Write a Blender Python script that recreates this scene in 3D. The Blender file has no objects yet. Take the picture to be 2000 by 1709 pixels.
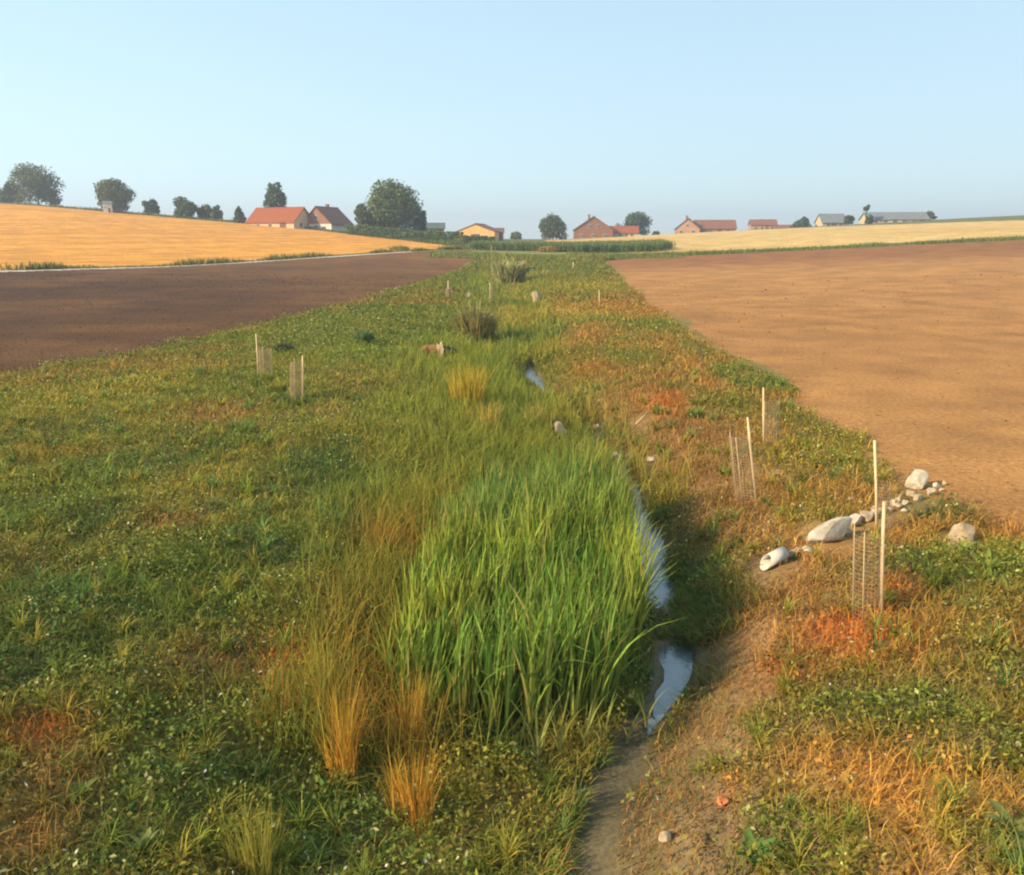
import bpy, bmesh, math, random
import numpy as np
from mathutils import Vector, Matrix

# ------------------------------------------------------------------ camera, sky, sun, exposure
SC = bpy.context.scene
COL = SC.collection
CAMH = 3.8
PITCH = math.radians(13.7)
FPX = 1570.0                      # focal length in pixels of a 2000 px wide frame
cam_d = bpy.data.cameras.new('camera')
cam_d.sensor_fit = 'HORIZONTAL'
cam_d.sensor_width = 36.0
cam_d.lens = 36.0 * FPX / 2000.0
cam_d.clip_start = 0.1
cam_d.clip_end = 6000
cam = bpy.data.objects.new('camera', cam_d)
COL.objects.link(cam)
cam.location = (0, 0, CAMH)
cam.rotation_euler = (math.pi / 2 - PITCH, 0, 0)
SC.camera = cam

SUN_EL = math.radians(26)
SUN_TO = Vector((-0.90, -0.44, 0)).normalized()        # horizontal direction towards the sun
world = bpy.data.worlds.new('World')
SC.world = world
world.use_nodes = True
wn = world.node_tree
bg = wn.nodes['Background']
sky = wn.nodes.new('ShaderNodeTexSky')
sky.sky_type = 'NISHITA'
sky.sun_disc = False
sky.sun_elevation = SUN_EL
sky.sun_rotation = -math.atan2(SUN_TO.x, SUN_TO.y)
sky.altitude = 300
sky.air_density = 1.0
sky.dust_density = 0.3
sky.ozone_density = 1.2
sg = wn.nodes.new('ShaderNodeGamma')            # milky summer air: flatter from zenith to horizon than the clear-sky model
sg.inputs['Gamma'].default_value = 0.32
sm = wn.nodes.new('ShaderNodeVectorMath')
sm.operation = 'MULTIPLY'
sm.inputs[1].default_value = (1.80, 2.24, 2.43)
wn.links.new(sky.outputs[0], sg.inputs['Color'])
wn.links.new(sg.outputs[0], sm.inputs[0])
wn.links.new(sm.outputs[0], bg.inputs['Color'])
bg.inputs['Strength'].default_value = 0.13
sun_d = bpy.data.lights.new('sun', 'SUN')
sun_d.energy = 4.3
sun_d.angle = math.radians(2.0)
sun_d.color = (1.0, 0.79, 0.52)
sun = bpy.data.objects.new('sun', sun_d)
COL.objects.link(sun)
sd = Vector((SUN_TO.x * math.cos(SUN_EL), SUN_TO.y * math.cos(SUN_EL), math.sin(SUN_EL)))
sun.rotation_euler = sd.to_track_quat('Z', 'Y').to_euler()
sun.location = (-60, -40, 60)
SC.view_settings.view_transform = 'Standard'
SC.view_settings.look = 'None'
SC.view_settings.gamma = 1.0
SC.view_settings.exposure = 1.0
SC.view_settings.use_curve_mapping = False
SC.render.engine = 'CYCLES'
SC.cycles.use_denoising = True
SC.cycles.max_bounces = 6
SC.cycles.diffuse_bounces = 3
SC.cycles.transparent_max_bounces = 8
SC.cycles.volume_bounces = 0
SC.cycles.filter_width = 2.1
HAZE_DENSITY = 0.0008

# ------------------------------------------------------------------ small maths
RNG = np.random.default_rng(7)
random.seed(7)
SP, CP = math.sin(PITCH), math.cos(PITCH)


def _hash(ix, iy, seed):
    h = (ix.astype(np.int64) * 374761393 + iy.astype(np.int64) * 668265263 + seed * 974634777) & 0x7fffffff
    h = ((h ^ (h >> 13)) * 1274126177) & 0x7fffffff
    h = h ^ (h >> 16)
    return (h & 0xffff) / 65535.0


def vnoise(x, y, scale, seed=0):
    x = np.asarray(x, float) / scale
    y = np.asarray(y, float) / scale
    ix, iy = np.floor(x), np.floor(y)
    fx, fy = x - ix, y - iy
    fx = fx * fx * (3 - 2 * fx)
    fy = fy * fy * (3 - 2 * fy)
    a = _hash(ix, iy, seed); b = _hash(ix + 1, iy, seed)
    c = _hash(ix, iy + 1, seed); d = _hash(ix + 1, iy + 1, seed)
    return (a * (1 - fx) + b * fx) * (1 - fy) + (c * (1 - fx) + d * fx) * fy


def fbm(x, y, scale, seed=0, octv=3):
    r, amp, tot = 0.0, 1.0, 0.0
    for o in range(octv):
        r = r + amp * vnoise(x, y, scale / 2 ** o, seed + 17 * o)
        tot += amp
        amp *= 0.55
    return r / tot


def sstep(a, b, x):
    t = np.clip((np.asarray(x, float) - a) / (b - a), 0, 1)
    return t * t * (3 - 2 * t)


def v_to_tan(v):
    b = (np.asarray(v, float) - 854.5) / FPX
    return (-SP - b * CP) / (CP - b * SP)


def ray(u, v):
    a = (u - 1000.0) / FPX
    b = (v - 854.5) / FPX
    return np.array([a, CP - b * SP, -SP - b * CP])


# ------------------------------------------------------------------ terrain: a shallow valley that opens to a low rise
U_T = np.array([-1600, -700, 0, 300, 600, 800, 950, 1100, 1250, 1500, 2000, 2700, 3600], float)
S_T = (U_T - 1000) / FPX / 1.02
Y_T = np.array([0, 18, 30, 50, 75, 100, 130, 170, 220, 280, 400, 700, 2600], float)
V_ROWS = {
    50:  [580, 584, 588, 589, 590, 592, 592, 592, 591, 589, 582, 572, 565],
    75:  [520, 525, 533, 536, 540, 545, 548, 548, 545, 540, 522, 505, 495],
    100: [495, 500, 508, 512, 514, 518, 520, 520, 518, 510, 490, 470, 460],
    130: [465, 470, 480, 485, 492, 492, 496, 496, 494, 486, 462, 445, 435],
    170: [425, 430, 442, 456, 468, 476, 482, 482, 475, 465, 442, 425, 415],
    220: [382, 388, 404, 426, 447, 464, 474, 473, 465, 452, 430, 405, 398],
    280: [372, 378, 395, 417, 441, 456, 468, 468, 460, 447, 420, 396, 388],
    400: [380, 386, 402, 423, 446, 458, 467, 467, 462, 450, 424, 404, 398],
    700: [430, 430, 435, 442, 455, 462, 468, 468, 466, 460, 445, 432, 430],
    2600: [470] * 13,
}
Z_T = np.zeros((len(Y_T), len(S_T)))
for i, yy in enumerate(Y_T):
    if yy in V_ROWS:
        Z_T[i] = CAMH + yy * v_to_tan(V_ROWS[yy])


def pchip(xk, yk, x):
    h = np.diff(xk); d = np.diff(yk) / h
    m = np.zeros(len(xk))
    for i in range(1, len(xk) - 1):
        if d[i - 1] * d[i] > 0:
            w1 = 2 * h[i] + h[i - 1]; w2 = h[i] + 2 * h[i - 1]
            m[i] = (w1 + w2) / (w1 / d[i - 1] + w2 / d[i])
    m[0], m[-1] = d[0], d[-1]
    k = np.clip(np.searchsorted(xk, x) - 1, 0, len(xk) - 2)
    t = (x - xk[k]) / h[k]
    return ((1 + 2 * t) * (1 - t) ** 2 * yk[k] + t * (1 - t) ** 2 * h[k] * m[k]
            + t * t * (3 - 2 * t) * yk[k + 1] + t * t * (t - 1) * h[k] * m[k + 1])


YF = np.concatenate([np.linspace(0, 300, 301), np.geomspace(305, 2600, 80)])
SF = np.linspace(S_T[0], S_T[-1], 300)
_tmp = np.array([pchip(Y_T, Z_T[:, j], YF) for j in range(len(S_T))]).T
ZF = np.array([pchip(S_T, _tmp[i], SF) for i in range(len(YF))])
_k = np.hanning(19); _k /= _k.sum()
ZF = np.array([np.convolve(np.pad(r, 9, mode='edge'), _k, mode='valid') for r in ZF])


def base_h(x, y):
    x = np.asarray(x, float); y = np.asarray(y, float)
    yc = np.clip(y, 1.0, 2599.0)
    s = np.clip(x / np.maximum(yc, 14.0), SF[0], SF[-1] - 1e-6)
    fi = np.interp(yc, YF, np.arange(len(YF)))
    fj = (s - SF[0]) / (SF[1] - SF[0])
    i = np.clip(fi.astype(int), 0, len(YF) - 2); j = np.clip(fj.astype(int), 0, len(SF) - 2)
    a, b = fi - i, fj - j
    z = (ZF[i, j] * (1 - a) * (1 - b) + ZF[i + 1, j] * a * (1 - b)
         + ZF[i, j + 1] * (1 - a) * b + ZF[i + 1, j + 1] * a * b)
    und = (fbm(x, y, 40.0, 3, 2) - 0.5) * 0.35 * sstep(20, 60, y)
    return z + und * (1 - sstep(150, 220, y))


# the strip of rough grass between the fields, and the stream in it
EY = np.array([-10, 5, 11, 14, 21, 29, 37, 50, 70, 90, 105, 118, 140])
EL = np.array([-24, -19.5, -17.8, -17.0, -15.3, -13.2, -11.6, -10.0, -7.6, -5.8, -5.2, -5.6, -7.0])
ER = np.array([9.0, 8.2, 7.4, 7.0, 7.5, 7.2, 7.7, 8.6, 9.5, 11.0, 12.2, 13.5, 15.0])
CY = np.array([-10, 3.5, 4.6, 5.8, 7.0, 8.2, 10, 11.3, 15, 20, 28, 42, 70, 100, 120])
CX = np.array([0.2, 0.35, 0.45, 0.66, 1.35, 1.95, 2.05, 2.1, 2.35, 1.75, 0.68, 0.8, 0.6, 1.4, 2.0])


def edge_l(y): return np.interp(y, EY, EL) + (vnoise(y, np.zeros_like(y), 2.3, 5) - .5) * 0.8 + (vnoise(y, np.zeros_like(y), 7.0, 15) - .5) * 1.2
def edge_r(y): return np.interp(y, EY, ER) + (vnoise(y, np.zeros_like(y), 1.7, 6) - .5) * 0.8 + (vnoise(y, np.zeros_like(y), 6.0, 16) - .5) * 1.5
def stream_x(y):
    y = np.asarray(y, float)
    return (np.interp(y, CY, CX) + np.interp(y - .6, CY, CX) + np.interp(y + .6, CY, CX)) / 3


PX = np.array([-6.5, -4.6, -3.2, -2.3, -0.42, -0.2, 0.0, 0.2, 0.38, 1.15, 2.1, 3.3, 4.6])
PZ = np.array([0.0, -0.20, -0.52, -0.72, -0.79, -0.815, -0.82, -0.815, -0.79, -0.40, -0.15, -0.03, 0.0])
WY = np.array([-10, 6.3, 6.8, 7.4, 8.0, 8.6, 8.85, 9.45, 9.8, 12, 15, 20, 26, 27, 29.5, 31, 60, 90])   # half width of open water along the stream
WW = np.array([-.2, -.1, .02, .09, .18, .18, -.07, -.07, .22, .27, .24, .16, .16, .25, .25, .12, .08, -.1])


def height(x, y):
    x = np.asarray(x, float); y = np.asarray(y, float)
    xr = x - stream_x(y)
    fade = 1 - sstep(85, 122, y)
    p = np.interp(xr, PX, PZ)
    wob = (vnoise(x, y, .38, 18) - .5) * .22 + (vnoise(x, y, .14, 19) - .5) * .10
    p = p - .20 * sstep(0, .16, np.interp(y, WY, WW) + .05 - np.abs(xr + wob * .5) + wob * .5)
    strip = sstep(-1, 1.0, x - np.interp(y, EY, EL)) * (1 - sstep(-1.0, 1.0, x - np.interp(y, EY, ER)))
    rough = (fbm(x, y, 1.3, 11, 3) - .5) * .16 * strip * (1 - sstep(60, 120, y)) * (1 - .75 * np.exp(-(xr / .6) ** 2))
    # slumped lump of earth beside the bed, close to the camera
    d = ((x - 1.02) / .5) ** 2 + ((y - 5.25) / .5) ** 2
    lump = 0.16 * np.exp(-d ** 1.5)
    fine = (fbm(x, y, .34, 14, 3) - .5) * .10 * sstep(.25, .6, xr) * (1 - sstep(2.5, 4.0, xr)) * (1 - sstep(14, 20, y))
    return base_h(x, y) + p * fade + rough + lump + fine


def H(x, y):
    return float(height(np.array([x]), np.array([y]))[0])


_T = np.geomspace(2.5, 700, 2600)


def G(u, v):
    """the place on the ground that the photograph shows at (u, v)"""
    d = ray(u, v)
    P = d[None, :] * _T[:, None]
    hz = height(P[:, 0], P[:, 1]) - (P[:, 2] + CAMH)
    k = int(np.argmax(hz > 0))
    if hz[k] <= 0:
        k = len(_T) - 1
    t = _T[k]
    x, y = d[0] * t, d[1] * t
    return Vector((x, y, H(x, y)))


def at_depth(u, v, y):
    d = ray(u, v)
    t = y / d[1]
    return Vector((d[0] * t, y, CAMH + d[2] * t))


# ------------------------------------------------------------------ object helpers
def tag(o, label=None, cat=None, group=None, kind=None):
    if label: o['label'] = label
    if cat: o['category'] = cat
    if group: o['group'] = group
    if kind: o['kind'] = kind
    return o


def empty(name, loc, rz=0.0):
    o = bpy.data.objects.new(name, None)
    o.empty_display_size = 0.2
    COL.objects.link(o)
    o.location = loc
    o.rotation_euler = (0, 0, rz)
    return o


def link(name, me, mat=None, parent=None, smooth=False):
    if mat is not None and not me.materials:
        me.materials.append(mat)
    o = bpy.data.objects.new(name, me)
    COL.objects.link(o)
    if parent is not None:
        o.parent = parent
    if smooth:
        me.polygons.foreach_set('use_smooth', np.ones(len(me.polygons), bool))
    return o


def np_mesh(name, verts, faces, cols=None, smooth=False):
    """verts Nx3, faces MxK (all the same K), cols Nx3"""
    verts = np.ascontiguousarray(verts, np.float32)
    faces = np.ascontiguousarray(faces, np.int32)
    me = bpy.data.meshes.new(name)
    n, (m, k) = len(verts), faces.shape
    me.vertices.add(n)
    me.vertices.foreach_set('co', verts.ravel())
    me.loops.add(m * k)
    me.loops.foreach_set('vertex_index', faces.ravel())
    me.polygons.add(m)
    me.polygons.foreach_set('loop_start', np.arange(0, m * k, k, dtype=np.int32))
    if smooth:
        me.polygons.foreach_set('use_smooth', np.ones(m, bool))
    me.update(calc_edges=True)
    if cols is not None:
        at = me.color_attributes.new('col', 'FLOAT_COLOR', 'POINT')
        c = np.ones((n, 4), np.float32); c[:, :cols.shape[1]] = cols
        at.data.foreach_set('color', c.ravel())
    return me


def bm_mesh(name, bm):
    me = bpy.data.meshes.new(name)
    bm.normal_update()
    bm.to_mesh(me); bm.free()
    return me


def add_box(bm, lo, hi):
    vs = [bm.verts.new((x, y, z)) for z in (lo[2], hi[2]) for y in (lo[1], hi[1]) for x in (lo[0], hi[0])]
    for f in ((0, 2, 3, 1), (4, 5, 7, 6), (0, 1, 5, 4), (2, 6, 7, 3), (0, 4, 6, 2), (1, 3, 7, 5)):
        bm.faces.new([vs[i] for i in f])


def add_tube(bm, pts, radii, seg=6, cap=True):
    pts = [Vector(p) for p in pts]
    rings = []
    for i, p in enumerate(pts):
        d = (pts[min(i + 1, len(pts) - 1)] - pts[max(i - 1, 0)]).normalized()
        up = Vector((0, 0, 1)) if abs(d.z) < .9 else Vector((1, 0, 0))
        a = d.cross(up).normalized(); b = d.cross(a)
        rings.append([bm.verts.new(p + (a * math.cos(2 * math.pi * k / seg) + b * math.sin(2 * math.pi * k / seg)) * radii[i])
                      for k in range(seg)])
    for r0, r1 in zip(rings, rings[1:]):
        for k in range(seg):
            bm.faces.new((r0[k], r0[(k + 1) % seg], r1[(k + 1) % seg], r1[k]))
    if cap:
        bm.faces.new(rings[0][::-1]); bm.faces.new(rings[-1])


def add_prism(bm, poly, ext):
    """poly: list of points (3d), extruded by vector ext"""
    a = [bm.verts.new(Vector(p)) for p in poly]
    b = [bm.verts.new(Vector(p) + Vector(ext)) for p in poly]
    bm.faces.new(a[::-1]); bm.faces.new(b)
    n = len(a)
    for i in range(n):
        bm.faces.new((a[i], a[(i + 1) % n], b[(i + 1) % n], b[i]))


# ------------------------------------------------------------------ materials
def new_mat(name):
    m = bpy.data.materials.new(name)
    m.use_nodes = True
    nt = m.node_tree
    return m, nt, nt.nodes['Principled BSDF']


def _noise(nt, vec, scale, detail=4, rough=.6):
    n = nt.nodes.new('ShaderNodeTexNoise')
    n.inputs['Scale'].default_value = scale
    n.inputs['Detail'].default_value = detail
    n.inputs['Roughness'].default_value = rough
    if vec is not None:
        nt.links.new(vec, n.inputs['Vector'])
    return n


def _ramp(nt, fac, stops):
    r = nt.nodes.new('ShaderNodeValToRGB')
    el = r.color_ramp.elements
    while len(el) < len(stops):
        el.new(0.5)
    for e, (p, c) in zip(el, stops):
        e.position = p
        e.color = (*c, 1)
    nt.links.new(fac, r.inputs['Fac'])
    return r


def _mul(nt, a, b, fac=1.0):
    m = nt.nodes.new('ShaderNodeMix')
    m.data_type = 'RGBA'; m.blend_type = 'MULTIPLY'
    m.inputs['Factor'].default_value = fac
    nt.links.new(a, m.inputs['A']); nt.links.new(b, m.inputs['B'])
    return m.outputs['Result']


def _bump(nt, bsdf, h, strength, dist):
    b = nt.nodes.new('ShaderNodeBump')
    b.inputs['Strength'].default_value = strength
    b.inputs['Distance'].default_value = dist
    nt.links.new(h, b.inputs['Height'])
    nt.links.new(b.outputs['Normal'], bsdf.inputs['Normal'])


def mat_noise(name, stops, scale, rough=.85, bump=0.0, dist=.02, coord='Object', stretch=None, detail=5, rotz=0, spec=.3):
    m, nt, bs = new_mat(name)
    tc = nt.nodes.new('ShaderNodeTexCoord')
    vec = tc.outputs[coord]
    if stretch or rotz:
        mp = nt.nodes.new('ShaderNodeMapping')
        mp.inputs['Scale'].default_value = stretch or (1, 1, 1)
        mp.inputs['Rotation'].default_value = (0, 0, rotz)
        nt.links.new(vec, mp.inputs['Vector'])
        vec = mp.outputs['Vector']
    n = _noise(nt, vec, scale, detail)
    r = _ramp(nt, n.outputs['Fac'], stops)
    nt.links.new(r.outputs['Color'], bs.inputs['Base Color'])
    bs.inputs['Roughness'].default_value = rough
    bs.inputs['Specular IOR Level'].default_value = spec
    if bump:
        _bump(nt, bs, n.outputs['Fac'], bump, dist)
    return m


def mat_leaf(name, trans=.3, rough=.55, spec=.25, var=.35):
    """colour from the mesh's own 'col' attribute, with small random variation"""
    m, nt, bs = new_mat(name)
    at = nt.nodes.new('ShaderNodeAttribute'); at.attribute_name = 'col'
    bs.inputs['Roughness'].default_value = rough
    bs.inputs['Specular IOR Level'].default_value = spec
    nt.links.new(at.outputs['Color'], bs.inputs['Base Color'])
    tr = nt.nodes.new('ShaderNodeBsdfTranslucent')
    nt.links.new(at.outputs['Color'], tr.inputs['Color'])
    mx = nt.nodes.new('ShaderNodeMixShader'); mx.inputs[0].default_value = trans
    nt.links.new(bs.outputs[0], mx.inputs[1]); nt.links.new(tr.outputs[0], mx.inputs[2])
    nt.links.new(mx.outputs[0], nt.nodes['Material Output'].inputs['Surface'])
    return m


def mat_attr_soil(name, rough=.95, s1=2.2, s2=24.0, bump=.5, dist=.03):
    """earth: colour of the 'col' attribute broken up by two noises, lumpy relief"""
    m, nt, bs = new_mat(name)
    tc = nt.nodes.new('ShaderNodeTexCoord')
    at = nt.nodes.new('ShaderNodeAttribute'); at.attribute_name = 'col'
    n1 = _noise(nt, tc.outputs['Object'], s1, 6)
    n2 = _noise(nt, tc.outputs['Object'], s2, 4)
    r1 = _ramp(nt, n1.outputs['Fac'], [(.3, (.72, .72, .72)), (.7, (1.25, 1.22, 1.18))])
    r2 = _ramp(nt, n2.outputs['Fac'], [(.3, (.7, .68, .66)), (.7, (1.28, 1.28, 1.28))])
    c = _mul(nt, at.outputs['Color'], r1.outputs['Color'])
    c = _mul(nt, c, r2.outputs['Color'])
    nt.links.new(c, bs.inputs['Base Color'])
    mr = nt.nodes.new('ShaderNodeMath'); mr.operation = 'MULTIPLY'; mr.inputs[1].default_value = rough
    nt.links.new(at.outputs['Alpha'], mr.inputs[0]); nt.links.new(mr.outputs[0], bs.inputs['Roughness'])   # wet mud is glossier
    bs.inputs['Specular IOR Level'].default_value = .2
    _bump(nt, bs, n2.outputs['Fac'], bump, dist)
    return m


M = {}
M['leaf'] = mat_leaf('leaf', .42, .6, .12)
M['dry'] = mat_leaf('dry_leaf', .35, .8, .1)
M['reed'] = mat_leaf('reed_leaf', .42, .55, .14)
M['tree_leaf'] = mat_leaf('tree_leaf', .18, .6, .2)
M['soil'] = mat_attr_soil('soil')
M['field'] = mat_attr_soil('field_soil', .95, .35, 9.0, .6, .05)
M['crop'] = mat_attr_soil('crop_surface', .9, .25, 2.2, .5, .1)
M['track'] = mat_noise('gravel', [(.3, (.44, .38, .30)), (.7, (.60, .53, .43))], 3.0, .9, .4)
M['stone'] = mat_noise('stone', [(.3, (.30, .22, .14)), (.55, (.40, .31, .20)), (.75, (.48, .38, .26))], 9.0, .9, .3, .01)
M['white_stone'] = mat_noise('limestone', [(.3, (.34, .27, .18)), (.5, (.46, .40, .30)), (.7, (.56, .51, .42))], 8.0, .85, .3, .01)
M['pipe'] = mat_noise('weathered_plastic', [(.3, (.42, .38, .31)), (.7, (.55, .51, .44))], 14.0, .5, .1, .005)
M['wood'] = mat_noise('stake_wood', [(.3, (.50, .36, .19)), (.7, (.74, .58, .36))], 6.0, .75, .2, .004, stretch=(6, 6, .7))
M['cane'] = mat_noise('cane', [(.3, (.40, .30, .16)), (.7, (.55, .43, .25))], 6.0, .75, .1, .004, stretch=(6, 6, .7))
M['wire'] = mat_noise('wire_net', [(.3, (.33, .22, .13)), (.7, (.45, .33, .21))], 20.0, .7)
M['bark'] = mat_noise('bark', [(.3, (.07, .05, .035)), (.7, (.16, .115, .08))], 4.0, .95, .6, .05, stretch=(3, 3, .6))
M['log_bark'] = mat_noise('log_bark', [(.3, (.14, .065, .025)), (.7, (.32, .16, .06))], 9.0, .9, .6, .03)
M['cut_wood'] = mat_noise('cut_wood', [(.3, (.50, .34, .18)), (.7, (.66, .48, .28))], 12.0, .8, .3, .01)
M['dark_rot'] = mat_noise('rotten_wood', [(.3, (.03, .025, .018)), (.7, (.08, .06, .04))], 9.0, .95, .6, .03)
M['plaster_cream'] = mat_noise('plaster_cream', [(.3, (.48, .36, .22)), (.7, (.58, .45, .29))], .8, .9)
M['plaster_white'] = mat_noise('plaster_white', [(.3, (.58, .53, .46)), (.7, (.68, .64, .57))], .8, .9)
M['plaster_yellow'] = mat_noise('plaster_yellow', [(.3, (.62, .36, .11)), (.7, (.72, .45, .16))], .8, .9)
M['plaster_salmon'] = mat_noise('plaster_salmon', [(.3, (.36, .20, .11)), (.7, (.46, .27, .16))], .8, .9)
M['brick'] = mat_noise('brick_wall', [(.3, (.18, .082, .042)), (.7, (.25, .118, .062))], 3.0, .9)
M['wood_brown'] = mat_noise('brown_boards', [(.3, (.19, .10, .065)), (.7, (.28, .155, .10))], 3.0, .9, stretch=(6, 6, .6))
M['tile_orange'] = mat_noise('orange_tiles', [(.3, (.23, .062, .018)), (.7, (.31, .09, .026))], 1.6, .85, .3, .05)
M['tile_red'] = mat_noise('red_tiles', [(.3, (.17, .07, .042)), (.7, (.25, .105, .062))], 1.6, .85, .3, .05)
M['tile_dark'] = mat_noise('dark_tiles', [(.3, (.10, .06, .05)), (.7, (.18, .11, .09))], 1.6, .85, .3, .05)
M['roof_grey'] = mat_noise('grey_sheet', [(.3, (.13, .15, .16)), (.7, (.21, .23, .235))], 1.2, .7, .2, .03)
M['roof_green'] = mat_noise('green_sheet', [(.3, (.06, .095, .075)), (.7, (.10, .14, .11))], 1.2, .7)
M['glass'] = mat_noise('window_glass', [(.3, (.03, .035, .04)), (.7, (.05, .055, .06))], 1.0, .08, spec=.6)
M['frame'] = mat_noise('window_frame', [(.3, (.55, .52, .47)), (.7, (.68, .65, .6))], 3.0, .6)
M['door'] = mat_noise('door_wood', [(.3, (.10, .06, .035)), (.7, (.17, .10, .06))], 3.0, .7)
m, nt, bs = new_mat('stream_water')
bs.inputs['Base Color'].default_value = (.11, .14, .15, 1)
bs.inputs['Roughness'].default_value = .04
bs.inputs['IOR'].default_value = 2.0
bs.inputs['Specular IOR Level'].default_value = .8
tc = nt.nodes.new('ShaderNodeTexCoord')
_bump(nt, bs, _noise(nt, tc.outputs['Object'], 11.0, 3).outputs['Fac'], .3, .02)
M['water'] = m

# ------------------------------------------------------------------ what grows where on the banks
def lerp(a, b, t):
    a = np.asarray(a, float); b = np.asarray(b, float)
    t = np.asarray(t)[:, None]
    return a * (1 - t) + b * t


GREEN = np.array((.180, .212, .034)); DARKG = np.array((.105, .165, .040)); OLIVE = np.array((.300, .248, .040))
BROWN = np.array((.33, .180, .055)); REDB = np.array((.55, .160, .034)); STRAW = np.array((.80, .40, .090))
LIGHTG = np.array((.26, .31, .045)); YELG = np.array((.34, .305, .045)); PALE = np.array((.55, .52, .22))
# patches that differ from the rest of the bank: photo position, radius in metres, colour, how dry (0 lush .. 1 bare straw)
PATCH = []
for u, v, r, c, dry in [
    (1200, 790, 2.2, BROWN * .95, .55), (1150, 690, 2.6, OLIVE * .8, .4), (1350, 860, 1.4, BROWN * .8, .6), (1250, 930, .8, BROWN * .65, .7), (1440, 1010, 1.0, BROWN * .8, .6), (1480, 1190, .8, BROWN * .85, .7),
    (210, 1030, .75, DARKG, 0), (130, 1190, 1.0, DARKG, 0), (60, 1290, .6, DARKG, 0), (330, 1030, .5, BROWN, .6),
    (70, 1440, .36, REDB * .8, .6), (120, 1530, .4, BROWN, .5), (60, 1640, .4, BROWN, .45), (430, 810, .9, BROWN, .5),
    (390, 950, .8, OLIVE * 1.2, .3), (620, 920, .9, DARKG * 1.1, 0), (330, 1500, .45, GREEN * .85, 0), (560, 1500, .4, GREEN * .8, 0),
    (250, 760, 2.0, YELG, .2), (60, 800, 1.6, YELG, .2), (780, 800, 1.6, LIGHTG, 0), (720, 700, 3.0, LIGHTG * .9, 0),
    (600, 640, 4.0, GREEN * 1.1, 0), (760, 1060, .45, REDB, .6), (830, 1000, .5, STRAW * .8, .6), (550, 1290, .35, REDB, .8),
    (700, 1650, .5, DARKG * 1.2, 0), (420, 1310, .5, BROWN * .8, .4), (480, 1660, .35, YELG, .1),
    (1690, 1260, .62, REDB * 1.15, .95), (1640, 1230, .5, REDB, .85), (1740, 1540, .58, STRAW, 1), (1790, 1620, .58, STRAW, 1), (1650, 1590, .35, REDB * 1.1, .95), (1860, 1560, .4, STRAW * 1.05, 1),
    (1700, 1480, .42, REDB * 1.1, .95), (1880, 1500, .46, STRAW * .95, .95), (1980, 1420, .35, REDB, .8),
    (1600, 1530, .36, STRAW * .8, .8), (1420, 1565, .16, REDB * 1.5, 1), (1310, 785, .7, REDB, .6), (1170, 718, .9, REDB, .7),
    (1380, 930, .8, BROWN * .85, .7), (1300, 880, .7, BROWN, .6), (1930, 985, .6, REDB, .9), (1740, 1160, .45, REDB * .8, .8),
    (1450, 1250, .7, BROWN * 1.1, .9), (1400, 1330, .6, BROWN * 1.3, .9), (1330, 1450, .5, BROWN * 1.5, 1), (1230, 1640, .5, BROWN, 1),
    (1350, 1650, .35, BROWN * .6, .8), (1520, 1330, .45, REDB * .7, .7), (1560, 1150, .6, BROWN * 1.2, .8),
    (1280, 640, 3.0, GREEN * 1.1, 0), (1230, 700, 1.6, GREEN, 0), (1420, 790, 1.0, GREEN, 0), (1620, 830, 1.5, GREEN, .0),
    (1540, 900, 1.0, OLIVE, .2), (1690, 900, 1.1, YELG * .9, .2), (1850, 1000, .6, DARKG * 1.2, 0), (1920, 1100, .8, LIGHTG, 0),
    (1830, 1390, .8, GREEN * 1.15, 0), (1680, 1400, .7, GREEN * 1.1, 0), (1960, 1480, .4, GREEN, 0), (1600, 1660, .4, GREEN * 1.1, 0), (1950, 1660, .5, GREEN * 1.1, 0), (1520, 1650, .7, GREEN * 1.2, 0),
    (1900, 1250, .5, OLIVE, .2), (1960, 1310, .4, GREEN, 0), (1600, 1010, .8, OLIVE, .4), (1360, 1130, .55, DARKG * 1.3, .1),
    (1360, 1200, .5, DARKG * 1.2, .1), (1080, 620, 3.5, OLIVE * 1.15, .5), (1150, 560, 5.0, OLIVE * 1.2, .4), (1030, 635, 1.3, STRAW * .7, .7),
    (1040, 815, .7, STRAW * .7, .6), (1180, 820, 1.1, BROWN * 1.1, .6), (1120, 770, 1.2, OLIVE * .8, .5), (1150, 880, .7, BROWN * .8, .7), (1080, 800, .7, BROWN * .8, .6), (930, 780, .7, STRAW * .7, .6),
    (960, 560, 6.0, GREEN * 1.1, 0), (1500, 720, 1.2, GREEN * 1.1, 0),
]:
    g = G(u, v)
    PATCH.append((g.x, g.y, r, c, dry))


def veg(x, y):
    """colour and dryness of the low plants at (x, y)"""
    xr = x - stream_x(y)
    n1 = fbm(x, y, 2.2, 51, 3); n2 = fbm(x, y, .8, 52, 3); n3 = fbm(x, y, 3.6, 53, 2)
    c = lerp(GREEN * 1.08, OLIVE * .97, sstep(.42, .72, n1))
    w = sstep(.52, .70, n2)[:, None] * .8
    c = c * (1 - w) + DARKG * w
    w = (sstep(.56, .74, n3) * .45)[:, None]
    c = c * (1 - w) + BROWN * w
    dry = sstep(.56, .74, n3) * .35
    right = sstep(.5, 2.0, xr)
    w = (right * sstep(.26, .54, n1) * .85 * (1 - sstep(40, 70, y)))[:, None]
    c = c * (1 - w) + (BROWN * .8 + REDB * .25) * w
    dry = np.maximum(dry, w[:, 0])
    for px, py, r, pc, pd in PATCH:
        stretch = 1.0 if py < 12 else .6
        d = ((x - px) / r) ** 2 + ((y - py) * stretch / r) ** 2
        w = np.exp(-d * (.8 + .8 * n2)) * .92
        c = c * (1 - w[:, None]) + pc * w[:, None]
        dry = dry * (1 - w) + pd * w
    return c, dry


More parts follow.
